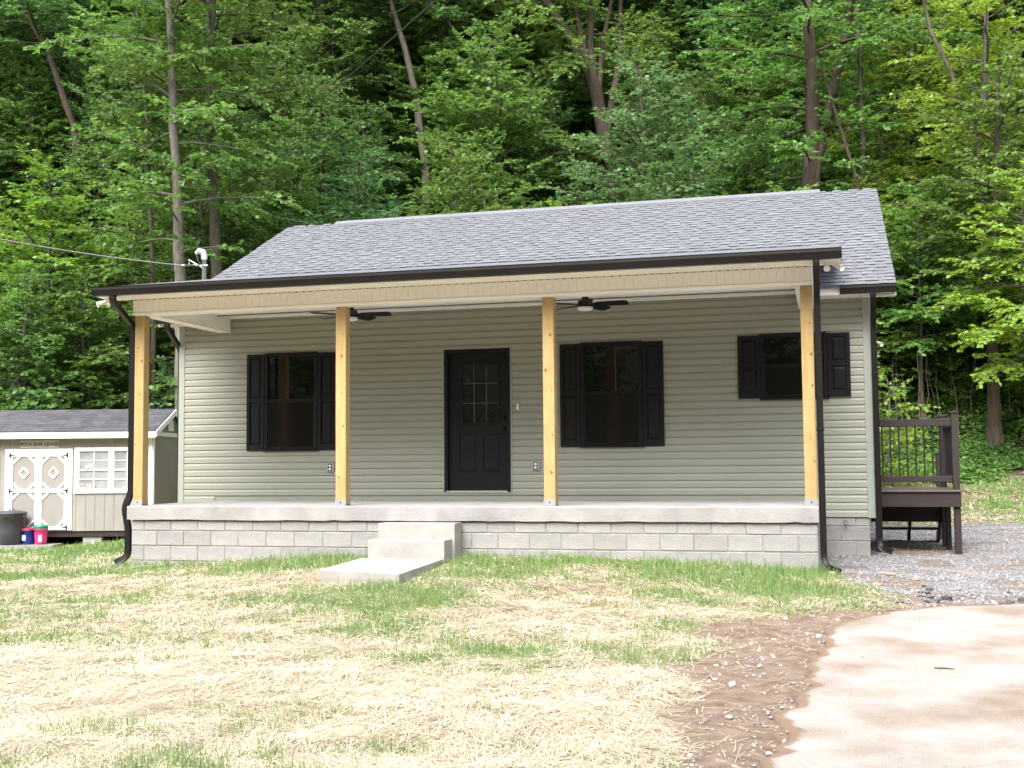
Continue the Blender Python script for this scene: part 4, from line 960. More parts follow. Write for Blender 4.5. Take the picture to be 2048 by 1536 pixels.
# pad, bin and buckets in front of the shed
def shed_w(px, py, dep): p = at(px, py, dep); return (p[0], p[1], p[2])
pz_ = float(ground_base(*shed_w(60, 1088, 24.3)[:2]))
def local(u, v): q = s0[:2] + ru * u + rv * v; return q[0], q[1]
padp = [local(su(-60), -.03), local(su(128), -.03), local(su(126), -.55), local(su(60), -.66), local(su(-60), -.72)]
ptop = s0[2] + sz(1084.5)
pm = MB(); n = 5; pm.add([(x, y, ptop) for x, y in padp] + [(x, y, ptop - .35) for x, y in padp], [tuple(range(n - 1, -1, -1))] + [(i, (i + 1) % n, n + (i + 1) % n, n + i) for i in range(n)])
tag(link('paving', pm.mesh('paving', 'slab')), 'narrow concrete slab under the bin in front of the shed', kind='structure')
def pot(name, label, cat, px, v, h, r0, r1, mat, lid, rim=True):
    u = (px - 304) / F * (25 + v); x, y = local(u, v); t = Thing(name, label, cat, (x, y, ptop)); t.base = Vector((0, 0, 0))
    q = lambda n_, mb, mt, sm=True: link(n_, mb.mesh(n_, mt, sm), t.e)
    q('body', MB().lathe([(r0 * .9, 0), (r0, .01), (r0 + (r1 - r0) * .45, h * .45), (r1, h * .93), (r1 + .012, h * .94), (r1 + .012, h), (r1 - .01, h)], 28), mat)
    return t, q
t, q = pot('trash_can', 'large dark grey plastic trash can with domed lid beside the shed doors', 'trash can', 33, -.36, .63, .235, .285, 'canplastic', None)
q('lid', MB().lathe([(.31, .632), (.315, .66), (.29, .685), (.16, .712), (.05, .72)], 28), 'canplastic')
q('lid_handle', MB().tube([(-.06, 0, .715), (-.04, 0, .75), (.04, 0, .75), (.06, 0, .715)], .014, 6), 'canplastic')
q('handle', MB().cbox(.28, .345, -.05, .05, .57, .60, .01), 'canplastic', False)
q('sticker', MB().cbox(-.17, -.06, -.268, -.262, .52, .585, .001), 'signpaper', False)
t, q = pot('bucket', 'dark blue plastic bucket with red lid next to the trash can', 'bucket', 66.5, -.33, .30, .115, .135, 'blue', None)
q('lid', MB().lathe([(.148, .30), (.150, .33), (.13, .336)], 24), 'redlid'); q('printed_label', MB().cbox(-.05, .03, -.1335, -.128, .09, .2, .001), 'labelw', False)
t, q = pot('bucket', 'bright pink plastic bucket with green lid on the slab by the shed', 'bucket', 92, -.35, .33, .115, .138, 'pink', None)
q('lid', MB().lathe([(.15, .33), (.152, .372), (.14, .40), (.125, .405)], 24), 'green'); q('printed_label', MB().cbox(.04, .105, -.125, -.10, .06, .2, .001), 'labelw', False)

# ------------------------------------------------------------------ trees
def leaves_on(P0, Dv, Ln, rr, leaf, spacing, droop):
    """leaf quads along many twigs at once: start P0, unit direction Dv, length Ln"""
    out = []
    n = np.maximum(2, (Ln / spacing).astype(int)); idx = np.repeat(np.arange(len(P0)), n)
    k = np.concatenate([np.arange(m_) for m_ in n]); t = (k + rr.random(len(k)) * .7 + .3) / n[idx]
    d_ = Dv[idx]; L = Ln[idx]
    pos = P0[idx] + d_ * (t * L)[:, None]; pos[:, 2] -= droop * (t * L) ** 2
    up = np.array([0, 0, 1.0]); side = np.cross(d_, up); side /= np.linalg.norm(side, axis=1)[:, None] + 1e-6
    sg = np.where(k % 2 == 0, 1.0, -1.0) * (0.5 + rr.random(len(k)) * .8)
    ax = d_ * (0.55 + .5 * rr.random(len(k)))[:, None] + side * sg[:, None] + rr.normal(0, .28, (len(k), 3)); ax[:, 2] -= .22 + .25 * rr.random(len(k))
    ax /= np.linalg.norm(ax, axis=1)[:, None]
    nrm = up + rr.normal(0, .55, (len(k), 3)); nrm -= ax * (nrm * ax).sum(1)[:, None]; nrm /= np.linalg.norm(nrm, axis=1)[:, None] + 1e-6
    wv = np.cross(ax, nrm); s = leaf * (.65 + .7 * rr.random(len(k)))
    a = pos; tip = pos + ax * s[:, None]; m1 = pos + ax * (s * .42)[:, None] + wv * (s * .40)[:, None] + nrm * (s * .10)[:, None]; m2 = pos + ax * (s * .42)[:, None] - wv * (s * .40)[:, None] + nrm * (s * .10)[:, None]
    return np.stack([a, m1, tip, m2], 1)
def leaf_mesh(name, Q, mat):
    n = len(Q); V = Q.reshape(-1, 3); i = np.arange(n) * 4
    Ft = np.stack([np.stack([i, i + 1, i + 2], 1), np.stack([i, i + 2, i + 3], 1)], 1).reshape(-1, 3)
    return big_mesh(name, V, Ft, mat)

def gen_tree(seed, trunk, r0, r1, crown_from, nb, blen, elev=(35, 5), leaf=.122, spacing=.040, twig=.155, droop=.14, low=None, profile=None, sides=9):
    """trunk: list of xyz; returns (wood MB, leaf quads)"""
    rr = np.random.default_rng(seed); T = np.array(trunk, float); wood = MB()
    seg = np.linalg.norm(np.diff(T, axis=0), axis=1); cum = np.concatenate([[0], np.cumsum(seg)]); tot = cum[-1]
    def tp(t): return np.array([np.interp(t * tot, cum, T[:, k]) for k in range(3)])
    ns = max(8, int(tot / .7)); path = [tp(t) + (rr.normal(0, .07, 3) * r0 if 0 < t < 1 else 0) * np.array([1, 1, 0]) for t in np.linspace(0, 1, ns)]
    sc_ = [(1 + .55 * math.exp(-t * tot / .35)) * (1 - t) + t * r1 / r0 for t in np.linspace(0, 1, ns)]
    wood.tube(path, r0, sides, scales=sc_)
    P0 = []; Dv = []; Ln = []
    ts = list(crown_from + (1 - crown_from) * ((np.arange(nb) + rr.random(nb)) / nb) ** .9) + (low or [])
    for i, t in enumerate(ts):
        az_ = i * 2.39996 + rr.normal(0, .35); h = (t - crown_from) / max(1e-3, 1 - crown_from)
        pf = profile(h) if profile else (.45 + .75 * math.sin(math.pi * min(1, max(0, h * .8 + .15)))) * (1 - .55 * max(0, h) ** 2)
        L = blen * pf * rr.uniform(.65, 1.15) * (.6 if t < crown_from else 1)
        if L < .35: L = .35
        e = rad(elev[0] * max(0, h) + elev[1] * (1 - max(0, h)) + rr.normal(0, 9)); m_ = 6
        d_ = np.array([math.cos(az_) * math.cos(e), math.sin(az_) * math.cos(e), math.sin(e)]); p = tp(t); pts = [p]
        for q_ in range(m_):
            p = p + d_ * (L / m_); pts.append(p); d_ = d_ + np.array([rr.normal(0, .10), rr.normal(0, .10), -.07 + rr.normal(0, .05)]); d_ /= np.linalg.norm(d_)
        br = max(.006, min(r0 * .45, .012 * L + .006)); wood.tube(pts, br, 4, scales=[1 - .8 * j / m_ for j in range(m_ + 1)])
        pts = np.array(pts); c2 = np.linspace(0, L, m_ + 1); s_ = .12 * L + .1; sd = 1
        while s_ < L:
            b = np.array([np.interp(s_, c2, pts[:, k]) for k in range(3)]); j = min(int(s_ / L * m_), m_ - 1); bd = pts[j + 1] - pts[j]; bd /= np.linalg.norm(bd)
            sdv = np.cross(bd, (0, 0, 1.0)); sdv /= np.linalg.norm(sdv) + 1e-6
            a_ = rad(rr.uniform(35, 70)); v = bd * math.cos(a_) + sdv * sd * math.sin(a_) + np.array([0, 0, rr.normal(0, .34)]); v /= np.linalg.norm(v)
            tl = (.30 + .42 * (L - s_)) * rr.uniform(.6, 1.15); tl = min(tl, 1.5)
            P0.append(b); Dv.append(v); Ln.append(tl)
            # secondary twiglets
            for f_ in (.35, .7):
                if tl > .5:
                    a2 = rad(rr.uniform(30, 60)) * rr.choice((-1, 1)); sv = np.cross(v, (0, 0, 1.0)); sv /= np.linalg.norm(sv) + 1e-6
                    v2 = v * math.cos(a2) + sv * math.sin(a2); P0.append(b + v * tl * f_); Dv.append(v2); Ln.append(tl * .45)
            sd = -sd; s_ += twig * rr.uniform(.7, 1.3)
        P0.append(pts[-2]); e_ = pts[-1] - pts[-2]; Dv.append(e_ / np.linalg.norm(e_)); Ln.append(L / m_ + .3)
    Q = leaves_on(np.array(P0), np.array(Dv), np.array(Ln), rr, leaf, spacing, droop)
    return wood, Q
def straight(hh, lean=(0, 0), seed=0):
    r = np.random.default_rng(seed); n = 7; x, y = 0, 0; out = []
    for i in range(n):
        out.append((x, y, hh * i / (n - 1) - (.25 if i == 0 else 0))); x += lean[0] * hh / n + r.normal(0, .04 * hh / n); y += lean[1] * hh / n + r.normal(0, .04 * hh / n)
    return out
VAR = []
def variant(seed, hh, r0, cf, nb, blen, **kw):
    wd, Q = gen_tree(seed, straight(hh, (random.uniform(-.05, .05), random.uniform(-.05, .05)), seed), r0, .02, cf, nb, blen, **kw)
    VAR.append((wd.mesh('trunk', 'bark', True), leaf_mesh('crown', Q, 'leaf_mid'))); return len(VAR) - 1
und = [variant(101, 8.5, .085, .10, 64, 2.6), variant(102, 9.5, .10, .16, 66, 2.9, elev=(45, 0)), variant(103, 7.0, .07, .08, 58, 2.3, droop=.2), variant(104, 10.5, .11, .20, 70, 2.7, elev=(50, 8), leaf=.115)]
sap = [variant(111, 4.2, .04, .10, 34, 1.3, leaf=.12, spacing=.055, twig=.16), variant(112, 3.0, .03, .06, 30, 1.2, leaf=.11, spacing=.05, twig=.15)]
tall = [variant(121, 19, .24, .26, 78, 4.6, elev=(55, 10), twig=.24, spacing=.066, leaf=.165), variant(122, 22, .28, .34, 78, 5.0, elev=(55, 5), twig=.25, spacing=.07, leaf=.165), variant(123, 17, .19, .22, 74, 4.0, elev=(50, 0), twig=.23, spacing=.062, leaf=.155)]
shr = [variant(131, 1.7, .02, .05, 30, 1.0, leaf=.11, spacing=.05, twig=.13, elev=(60, 30)), variant(132, 2.3, .025, .05, 30, 1.2, leaf=.16, spacing=.06, twig=.15, elev=(55, 25), droop=.25)]
edge = [variant(141, 8.0, .075, .36, 50, 2.3), variant(142, 6.5, .06, .34, 44, 1.9)]
def plant(name, label, cat, group, vi, x, y, sc_, mat, rz_=None, bark=None, sink=.12):
    e = bpy.data.objects.new(name, None); COL.objects.link(e); e.location = (x, y, float(ground_base(x, y)) - sink); e.scale = (sc_,) * 3; e.rotation_euler = (0, 0, rz_ if rz_ is not None else random.uniform(0, 6.28))
    tag(e, label, cat, group)
    a = link('trunk', VAR[vi][0], e); b = link('crown', VAR[vi][1], e)
    for o, mt in ((a, bark or 'bark'), (b, mat)):
        o.material_slots[0].link = 'OBJECT'; o.material_slots[0].material = MT[mt]
    return e
def keytree(name, label, seed, pxs, dep, wpx, cf, nb, blen, mat, extra=3.0, bark='bark', stems=(), group=None, **kw):
    """trunk through photograph points at one distance from the camera, foot on the hill"""
    P = [at(px, py, dep) for px, py in pxs]; P.sort(key=lambda p: p[2])
    f0 = P[0]; dirv = (P[1] - P[0]) / max(.3, (P[1] - P[0])[2]); gz = float(ground_base(f0[0], f0[1])); 
    foot = np.array([f0[0], f0[1], gz]) - np.array([dirv[0], dirv[1], 0]) * min(3, max(0, f0[2] - gz)) * .5
    foot[2] = float(ground_base(foot[0], foot[1])) - .25
    T = ([foot] if foot[2] < f0[2] - .2 else []) + P; top = T[-1] + (T[-1] - T[-2]) / np.linalg.norm(T[-1] - T[-2]) * extra; T.append(top)
    base = np.array(T[0]); wd, Q = gen_tree(seed, [tuple(np.array(p) - base) for p in T], 1.45 * wpx / F * dep / 2, .03, cf, nb, blen, **kw)
    for s_, w_ in stems:
        pp = [tuple(at(a, b_, dep) - base) for a, b_ in s_]; wd.tube(pp, w_ / F * dep / 2, 7, scales=[1 - .4 * i / (len(pp) - 1) for i in range(len(pp))])
    e = bpy.data.objects.new(name, None); COL.objects.link(e); e.location = tuple(base); tag(e, label, 'tree', group)
    link('trunk', wd.mesh('trunk', bark, True), e); link('crown', leaf_mesh('crown', Q, mat), e)

fill = dict(twig=.18, spacing=.048, leaf=.132)
keytree('tall_tree', 'tall straight grey trunked tree rising just left of the service mast', 201, [(362, 575), (352, 330), (341, 130), (336, -40)], 28.0, 22, .38, 40, 2.8, 'leaf_mid', 4, 'barkpale', low=[.14, .2, .26], **fill)
keytree('tall_tree', 'tall mossy trunked tree directly behind the mast and roof edge', 202, [(432, 520), (426, 330), (418, 150), (428, -40)], 30, 22, .40, 38, 3.2, 'leaf_mid', 5, 'barkmoss', low=[.12, .24], **fill)
keytree('slender_tree', 'thin pale trunked tree behind the shed roof end', 203, [(306, 540), (298, 330), (290, 190), (278, 60)], 30, 9, .18, 40, 1.8, 'leaf_mid', 2, twig=.2, spacing=.065)
keytree('leaning_tree', 'slim leaning tree with bare trunk above the left half of the roof', 204, [(850, 340), (836, 225), (815, 110), (772, -30)], 43, 15, .62, 30, 3.0, 'leaf_dark', 5, 'bark', **fill)
keytree('bent_tree', 'thin tree bending to the left above the middle of the roof', 205, [(990, 190), (968, 130), (930, 85), (868, 10)], 44, 9, .7, 22, 2.4, 'leaf_dark', 3, 'bark', **fill)
keytree('forked_tree', 'big many-stemmed forked tree on the hill above the roof centre', 206, [(1222, 330), (1208, 265), (1184, 160), (1156, 96), (1122, 45), (1080, -10)], 43, 33,   .50, 34, 3.4, 'leaf_mid', 4, 'barkdark', low=[.22, .3, .36, .42], stems=[([(1188, 170), (1181, 85), (1184, -20)], 17), ([(1172, 120), (1160, 60), (1144, -20)], 13), ([(1196, 210), (1206, 80), (1228, -20)], 12), ([(1212, 270), (1240, 110), (1242, -20)], 15)], **fill)
keytree('old_tree', 'massive thick trunked old tree behind the right end of the ridge vent', 207, [(1616, 400), (1628, 265), (1622, 120), (1614, -30)], 35, 33, .34, 44, 3.6, 'leaf_mid', 6, 'barkdark', low=[.16, .22, .28], stems=[([(1612, 470), (1634, 330), (1654, 230), (1682, 110), (1706, -20)], 24)], **fill)
keytree('snapped_tree', 'thin bare leaning trunk beside the massive old tree', 208, [(1714, 362), (1692, 290), (1668, 215), (1652, 160)], 34, 8, .55, 12, 1.0, 'leaf_mid', .8, 'barkdark', twig=.2, spacing=.055)
keytree('slender_tree', 'slender upright tree between the old tree and the roof gable end', 209, [(1727, 360), (1724, 250), (1718, 100), (1712, -20)], 35, 10, .42, 30, 2.0, 'leaf_dark', 3, 'bark', twig=.22, spacing=.07)
keytree('forking_tree', 'slim tree with a high fork standing right of the roof gable', 210, [(1985, 720), (1974, 560), (1964, 430), (1954, 290), (1962, 235), (1971, 160), (1974, -20)], 32.5, 16, .34, 40, 2.6, 'leaf_light', 3.5, 'bark', stems=[([(1954, 290), (1938, 235), (1920, 205), (1900, 140), (1860, 60), (1840, -30)], 11)], low=[.22, .28, .33], twig=.18, spacing=.048)
keytree('dark_tree', 'dark trunked tree at the foot of the bank right of the deck', 211, [(1990, 860), (1986, 760), (1984, 640), (1990, 420)], 31, 19, .36, 40, 2.6, 'leaf_mid', 4, 'barkdark', **fill)
keytree('dark_tree', 'dark leaning tree at the forest edge far above the shed', 212, [(150, 260), (95, 100), (60, 40), (20, -30)], 42, 16, .6, 24, 3.0, 'leaf_dark', 4, 'barkdark', **fill)

# --- understorey and forest by place: (photo x, distance, variant, scale, leaf)
def ground_at(px, dep):
    p = at(px, 900, dep); return p[0], p[1]
named = [
 (85, 30, und[1], .92, 'leaf_light', 'tall yellow-green tree with layered boughs behind the shed'),
 (20, 28, und[0], .72, 'leaf_mid', 'broad fresh green tree behind the left end of the shed roof'),
 (205, 29.5, und[2], .62, 'leaf_mid', 'fresh green bushy tree behind the shed gable'),
 (690, 31, und[0], 1.02, 'leaf_blue', 'airy pale green tree rising behind the left half of the roof'),
 (905, 30.5, und[2], .80, 'leaf_light', 'low bright yellow-green maple behind the middle of the roof'),
 (1120, 30.5, und[0], .86, 'leaf_light', 'bright yellow-green layered maple behind the ridge, right of the roof middle'),
 (1330, 32, und[3], 1.05, 'leaf_blue', 'upright green tree with thin stem behind the right half of the roof'),
 (1000, 39, und[1], 1.15, 'leaf_mid', 'rounded mid green tree on the slope above the roof centre'),
 (1490, 33, und[2], .72, 'leaf_mid', 'low green tree just above the ridge vent, left of the old tree'),
 (1850, 32.5, edge[0], .85, 'leaf_mid', 'bushy green tree right of the roof gable end'),
 (1772, 27.5, sap[1], .95, 'leaf_light', 'light green sapling close beside the house corner behind the deck'),
 (2062, 29, edge[0], .95, 'leaf_light', 'yellow-green tree at the right forest edge beyond the deck'),
 (1820, 38, und[1], 1.25, 'leaf_light', 'high bright green tree above the roof gable end'),
 (560, 36, und[2], 1.05, 'leaf_dark', 'dense dark green tree behind the left roof slope'),
 (468, 31, sap[0], 1.3, 'leaf_mid', 'slim leafy sapling beside the roof edge below the mossy trunk'),
]
for px, dep, vi, s_, mt, lb in named:
    x, y = ground_at(px, dep); plant('understory_tree', lb, 'tree', None, vi, x, y, s_, mt, bark=random.choice(('bark', 'barkmoss')))
for px, dep in ((770, 47), (832, 48), (880, 49.5), (1085, 47), (1150, 48.5), (1205, 47.5), (1255, 49), (640, 48), (1500, 46), (1560, 48), (20, 47), (130, 48.5), (830, 56), (1130, 57), (1230, 58), (930, 57)):
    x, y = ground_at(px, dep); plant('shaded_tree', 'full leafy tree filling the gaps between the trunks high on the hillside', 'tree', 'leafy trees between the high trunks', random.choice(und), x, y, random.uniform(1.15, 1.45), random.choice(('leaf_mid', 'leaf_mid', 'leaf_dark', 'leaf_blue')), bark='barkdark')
pts = []
KEY = ((352, 90, 30), (425, 90, 32), (298, 50, 31), (825, 55, 44), (1180, 75, 44), (1640, 75, 36), (1722, 25, 36), (1960, 50, 28), (1900, 200, 33))
def zone_name(px):
    return ('behind the shed' if px < 330 else 'behind the service mast and left roof edge' if px < 560 else 'above the left half of the roof' if px < 860 else 'above the middle of the roof' if px < 1150
            else 'above the right half of the roof' if px < 1500 else 'around the massive old tree' if px < 1760 else 'beyond the deck')
TINT = {'leaf_light': 'yellow-green', 'leaf_mid': 'fresh green', 'leaf_blue': 'cool green', 'leaf_dark': 'dark green'}
def scatter(n, pr, dr, md, tries=4000):
    out = []; k = 0
    while len(out) < n and k < tries:
        k += 1; px = random.uniform(*pr); dep = random.uniform(*dr); x, y = ground_at(px, dep)
        if any(abs(px - a) < b and dep < c for a, b, c in KEY): continue
        if all((x - a) ** 2 + (y - b) ** 2 > md * md for a, b in pts): out.append((x, y)); pts.append((x, y))
    return out
def wood(n, pr, dr, md, name, what, group, variants, sr, mats, barks):
    for x, y in scatter(n, pr, dr, md):
        mt = random.choice(mats); px = float(project(np.array([x, y, 1.0]))[0])
        plant(name, f'{TINT[mt]} {what} {zone_name(px)}', 'tree', f'{group} {zone_name(px)}', random.choice(variants), x, y, random.uniform(*sr), mt, bark=random.choice(barks))
wood(46, (-150, 2200), (28.5, 40), 1.9, 'understory_tree', 'leafy understory tree', 'understory trees', und, (.60, .95), ('leaf_mid', 'leaf_mid', 'leaf_dark', 'leaf_blue', 'leaf_light'), ('bark', 'barkdark'))
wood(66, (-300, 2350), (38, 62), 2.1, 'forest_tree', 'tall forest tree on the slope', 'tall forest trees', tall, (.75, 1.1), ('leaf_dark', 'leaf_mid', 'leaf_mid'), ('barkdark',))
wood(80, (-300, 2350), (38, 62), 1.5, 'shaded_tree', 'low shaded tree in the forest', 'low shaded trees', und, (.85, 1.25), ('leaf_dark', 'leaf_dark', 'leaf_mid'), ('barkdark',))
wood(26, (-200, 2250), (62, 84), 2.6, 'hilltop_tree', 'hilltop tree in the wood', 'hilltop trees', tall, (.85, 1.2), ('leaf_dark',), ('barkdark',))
for px, dep, vi, sc2 in ((1800, 33.5, sap[0], 1.0), (1880, 34, sap[0], 1.2), (1940, 35, edge[1], .8), (2010, 34, sap[0], 1.15), (2070, 33.5, sap[1], 1.2), (1835, 36, edge[1], .9), (1975, 37, edge[0], .8), (1905, 33, shr[0], .8), (2040, 32.5, shr[0], .7)):
    x, y = ground_at(px, dep); plant('bush', 'leafy bush on the bank beyond the deck', 'bush', 'bushes along the bank beyond the deck', vi, x, y, sc2, random.choice(('leaf_mid', 'leaf_blue', 'leaf_mid', 'leaf_light')))
for px, dep in ((-10, 27.0), (45, 28.5), (105, 27.5), (170, 28.2), (235, 27.8), (330, 30.3), (356, 29.6), (300, 29.2)):
    x, y = ground_at(px, dep); plant('bush', 'leafy green bush behind the shed', 'bush', 'bushes behind the shed', random.choice(sap + shr), x, y, random.uniform(.8, 1.2), random.choice(('leaf_mid', 'leaf_blue', 'leaf_mid')))
for row in range(2):                               # wooded bank across the road, seen in the window glass
    for k in range(11):
        x, y = -18 + k * 5.2 + row * 2.4 + random.uniform(-1, 1), -31 - row * 7 + random.uniform(-2, 2)
        plant('roadside_tree', 'leafy tree across the road mirrored in the window glass', 'tree', 'trees across the road', random.choice(tall), x, y, random.uniform(.8, 1.0), random.choice(('leaf_mid', 'leaf_dark')))

for k in range(15):
    x, y = -16 + k * 3.4 + random.uniform(-.8, .8), -27.5 + random.uniform(-1.2, 1.2)
    plant('roadside_tree', 'low bushy tree across the road mirrored in the window glass', 'tree', 'low trees across the road', random.choice(und), x, y, random.uniform(.6, .9), random.choice(('leaf_mid', 'leaf_dark', 'leaf_light')))
# thin bare stems at the forest edge on the right, fallen branches
for k, (px, dep) in enumerate(((1812, 31), (1826, 31.6), (1842, 31.2), (1853, 32), (1876, 32.5), (1918, 31.4), (2003, 31.5), (2022, 32), (1945, 32.5), (1795, 31.5), (1888, 31.8))):
    x, y = ground_at(px, dep); z = float(ground_base(x, y)); h = random.uniform(1.6, 3.4); ln = random.uniform(-.25, .25)
    p_ = [(x + ln * t + random.uniform(-.05, .05), y + random.uniform(-.05, .05), z - .1 + h * t) for t in np.linspace(0, 1, 6)]
    tag(link('bare_stem', MB().tube(p_, .018, 5, scales=[1, .9, .8, .65, .5, .3]).mesh('bare_stem', 'bark', True)), 'thin bare stem standing at the forest edge behind the deck', 'stem', 'bare stems at the forest edge')
def branch(name, label, pxs, r):
    p_ = []
    for px, py in pxs:
        x, y = gpt(px, py); p_.append((x, y, float(G(x, y)) + r * .9))
    tag(link(name, MB().tube(p_, r, 6, scales=[1 - .6 * i / (len(p_) - 1) for i in range(len(p_))]).mesh(name, 'deadwood', True)), label, 'branch')
branch('fallen_branch', 'pale fallen branch lying on the grass at the foot of the bank', [(1915, 937), (1950, 941), (1985, 946), (2030, 945)], .035)
branch('fallen_branch', 'thin fallen stick lying higher on the ivy bank', [(1960, 892), (2000, 880), (2048, 874), (2090, 872)], .025)

# ------------------------------------------------------------------ ground cover
def undergrowth():
    rr = np.random.default_rng(5); n = 42000; x = rr.uniform(8.5, 22, n); y = rr.uniform(16, 25, n)
    _, _, fo = zones(x, y); keep = (fo > .4) & (fbm(x * .8, y * .8, 3) > .33); x, y = x[keep], y[keep]; n = len(x)
    z = ground_base(x, y) + rr.uniform(.03, .38, n) * fbm(x * 1.3, y * 1.3, 2)
    P = np.stack([x, y, z], 1); a = rr.uniform(0, 6.28, n); Dv = np.stack([np.cos(a), np.sin(a), np.zeros(n)], 1)
    Q = leaves_on(P, Dv, np.full(n, .18), rr, .11, .085, .1)
    tag(link('undergrowth', leaf_mesh('undergrowth', Q, 'leaf_mid')), 'low green leafy undergrowth covering the bank beyond the deck', 'undergrowth', kind='stuff')
    n = 9000; x = rr.uniform(-14, 1, n); y = rr.uniform(9.5, 20, n); _, _, fo = zones(x, y); keep = fo > .3; x, y = x[keep], y[keep]; n = len(x)
    P = np.stack([x, y, ground_base(x, y) + rr.uniform(.03, .4, n)], 1); a = rr.uniform(0, 6.28, n); Dv = np.stack([np.cos(a), np.sin(a), np.zeros(n)], 1)
    tag(link('undergrowth', leaf_mesh('undergrowth', leaves_on(P, Dv, np.full(n, .18), rr, .12, .085, .1), 'leaf_dark')), 'low dark undergrowth at the forest edge behind the shed', 'undergrowth', kind='stuff')
    n = 30000; px = rr.uniform(-300, 2350, n); dep = rr.uniform(36, 80, n); p = CAM[None] + dep[:, None] * ((px - 1024)[:, None] / F * RX[None] + RF[None]); x, y = p[:, 0], p[:, 1]
    P = np.stack([x, y, ground_base(x, y) + rr.uniform(.05, .9, n)], 1); a = rr.uniform(0, 6.28, n); Dv = np.stack([np.cos(a), np.sin(a), np.zeros(n)], 1)
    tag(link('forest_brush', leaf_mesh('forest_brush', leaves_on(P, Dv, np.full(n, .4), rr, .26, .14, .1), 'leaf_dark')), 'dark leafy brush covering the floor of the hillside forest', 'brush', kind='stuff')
undergrowth()

def free(x, y):
    """outside the house, steps, walkway, deck legs, shed and driveway"""
    ok = ~((x > -.02) & (x < 9.11) & (y > -.005) & (y < 3)) & ~((x > WL - .05) & (x < WR + .02) & (y > D - .02) & (y < BACK))
    ok &= ~((x > 3.63) & (x < 4.80) & (y > -2.28) & (y < .1)) & ~in_drive(x, y)
    u = (x - s0[0]) * ru[0] + (y - s0[1]) * ru[1]; v = (x - s0[0]) * rv[0] + (y - s0[1]) * rv[1]
    return ok & ~((u > LW - .7) & (u < .05) & (v > -.75) & (v < DW))
def in_drive_(x, y): return (y < YTOP) & (x > drive_edge(np.minimum(y, YTOP)))
in_drive = in_drive_
def view_points(rr, n, near_bias=True):
    """points over the yard the picture shows, denser towards the viewer"""
    px = rr.uniform(-60, 2110, n); t = rr.random(n); dep = 5.9 * (33 / 5.9) ** (t ** .9)
    p = CAM[None] + dep[:, None] * ((px - 1024)[:, None] / F * RX[None] + RF[None]); return p[:, 0], p[:, 1]
def straw():
    rr = np.random.default_rng(21); n = 640000; x, y = view_points(rr, n); la, gr, fo = zones(x, y); gm = grassmask(x, y)
    clump = fbm(x * 1.7 + 2, y * 1.7 + 7, 3)
    keep = free(x, y) & (rr.random(n) < (la * (1.0 - .62 * gm) + .016 * (1 - la) * (1 - gr)) * np.clip(clump * 2.4 - .35, .2, 1)) & (y < np.where(x > 9, 20, 14)); x, y = x[keep], y[keep]; n = len(x)
    L = rr.gamma(4, .030, n).clip(.03, .32); a = fbm(x * .9 + 70, y * .9 + 20, 2) * 9.0 + rr.normal(0, .75, n); z = G(x, y) + .004 + rr.random(n) ** 2 * .045 * np.clip(fbm(x * 2.2, y * 2.2 + 50, 2) * 2 - .3, .2, 1.6); w_ = rr.uniform(.0008, .0019, n) * (1 + 1.2 * np.clip((np.hypot(x - CAM[0], y - CAM[1]) - 7) / 9, 0, 1.2) + 3.0 * np.clip((np.hypot(x - CAM[0], y - CAM[1]) - 19) / 8, 0, 1)); L = L * (1 + 1.2 * np.clip((np.hypot(x - CAM[0], y - CAM[1]) - 19) / 8, 0, 1))
    tilt = rr.normal(0, .13, n); dx, dy, dz = np.cos(a) * L / 2, np.sin(a) * L / 2, np.sin(tilt) * L / 2; sx, sy = -np.sin(a) * w_, np.cos(a) * w_
    c = np.stack([x, y, z], 1); e = np.stack([dx, dy, dz], 1); s = np.stack([sx, sy, np.zeros(n)], 1); V = np.stack([c - e - s, c + e - s, c + e + s, c - e + s], 1).reshape(-1, 3)
    i = np.arange(n) * 4; tag(link('straw', big_mesh('straw', V, np.stack([i, i + 1, i + 2, i + 3], 1), 'straw')), 'loose pale straw mulch spread over the newly seeded lawn', 'straw', kind='stuff')
def grass():
    rr = np.random.default_rng(22); n = 680000; x, y = view_points(rr, n); la, gr, fo = zones(x, y); gm = grassmask(x, y)
    keep = free(x, y) & (rr.random(n) < la * (gm ** 1.3 * .92 + .08)) & (y < np.where(x > 9, 20, 15)); x, y, gm = x[keep], y[keep], gm[keep]; n = len(x)
    dist = np.hypot(x - CAM[0], y - CAM[1]); h = rr.gamma(3.5, .0145, n).clip(.015, .17) * (.5 + .8 * gm); w_ = rr.uniform(.0014, .0026, n) * np.clip(dist / 8, 1, 2.2) * (1 + 2.5 * np.clip((dist - 19) / 8, 0, 1))
    a = rr.uniform(0, 6.28, n); b = rr.uniform(0, 6.28, n); bend = h * rr.uniform(.1, .75, n); z = G(x, y)
    c = np.stack([x, y, z - .004], 1); s = np.stack([np.cos(a) * w_, np.sin(a) * w_, np.zeros(n)], 1); bd = np.stack([np.cos(b), np.sin(b), np.zeros(n)], 1)
    m_ = c + bd * (bend * .3)[:, None] + np.array([0, 0, 1]) * (h * .6)[:, None]; tp_ = c + bd * bend[:, None] + np.array([0, 0, 1]) * h[:, None]
    V = np.stack([c - s, c + s, m_ + s * .7, tp_, m_ - s * .7], 1).reshape(-1, 3); i = np.arange(n) * 5
    F3 = np.stack([np.stack([i, i + 1, i + 2], 1), np.stack([i, i + 2, i + 4], 1), np.stack([i + 4, i + 2, i + 3], 1)], 1).reshape(-1, 3)
    tag(link('grass', big_mesh('grass', V, F3, 'grass')), 'patches of short young green grass growing through the straw', 'grass', kind='stuff')
straw(); grass()

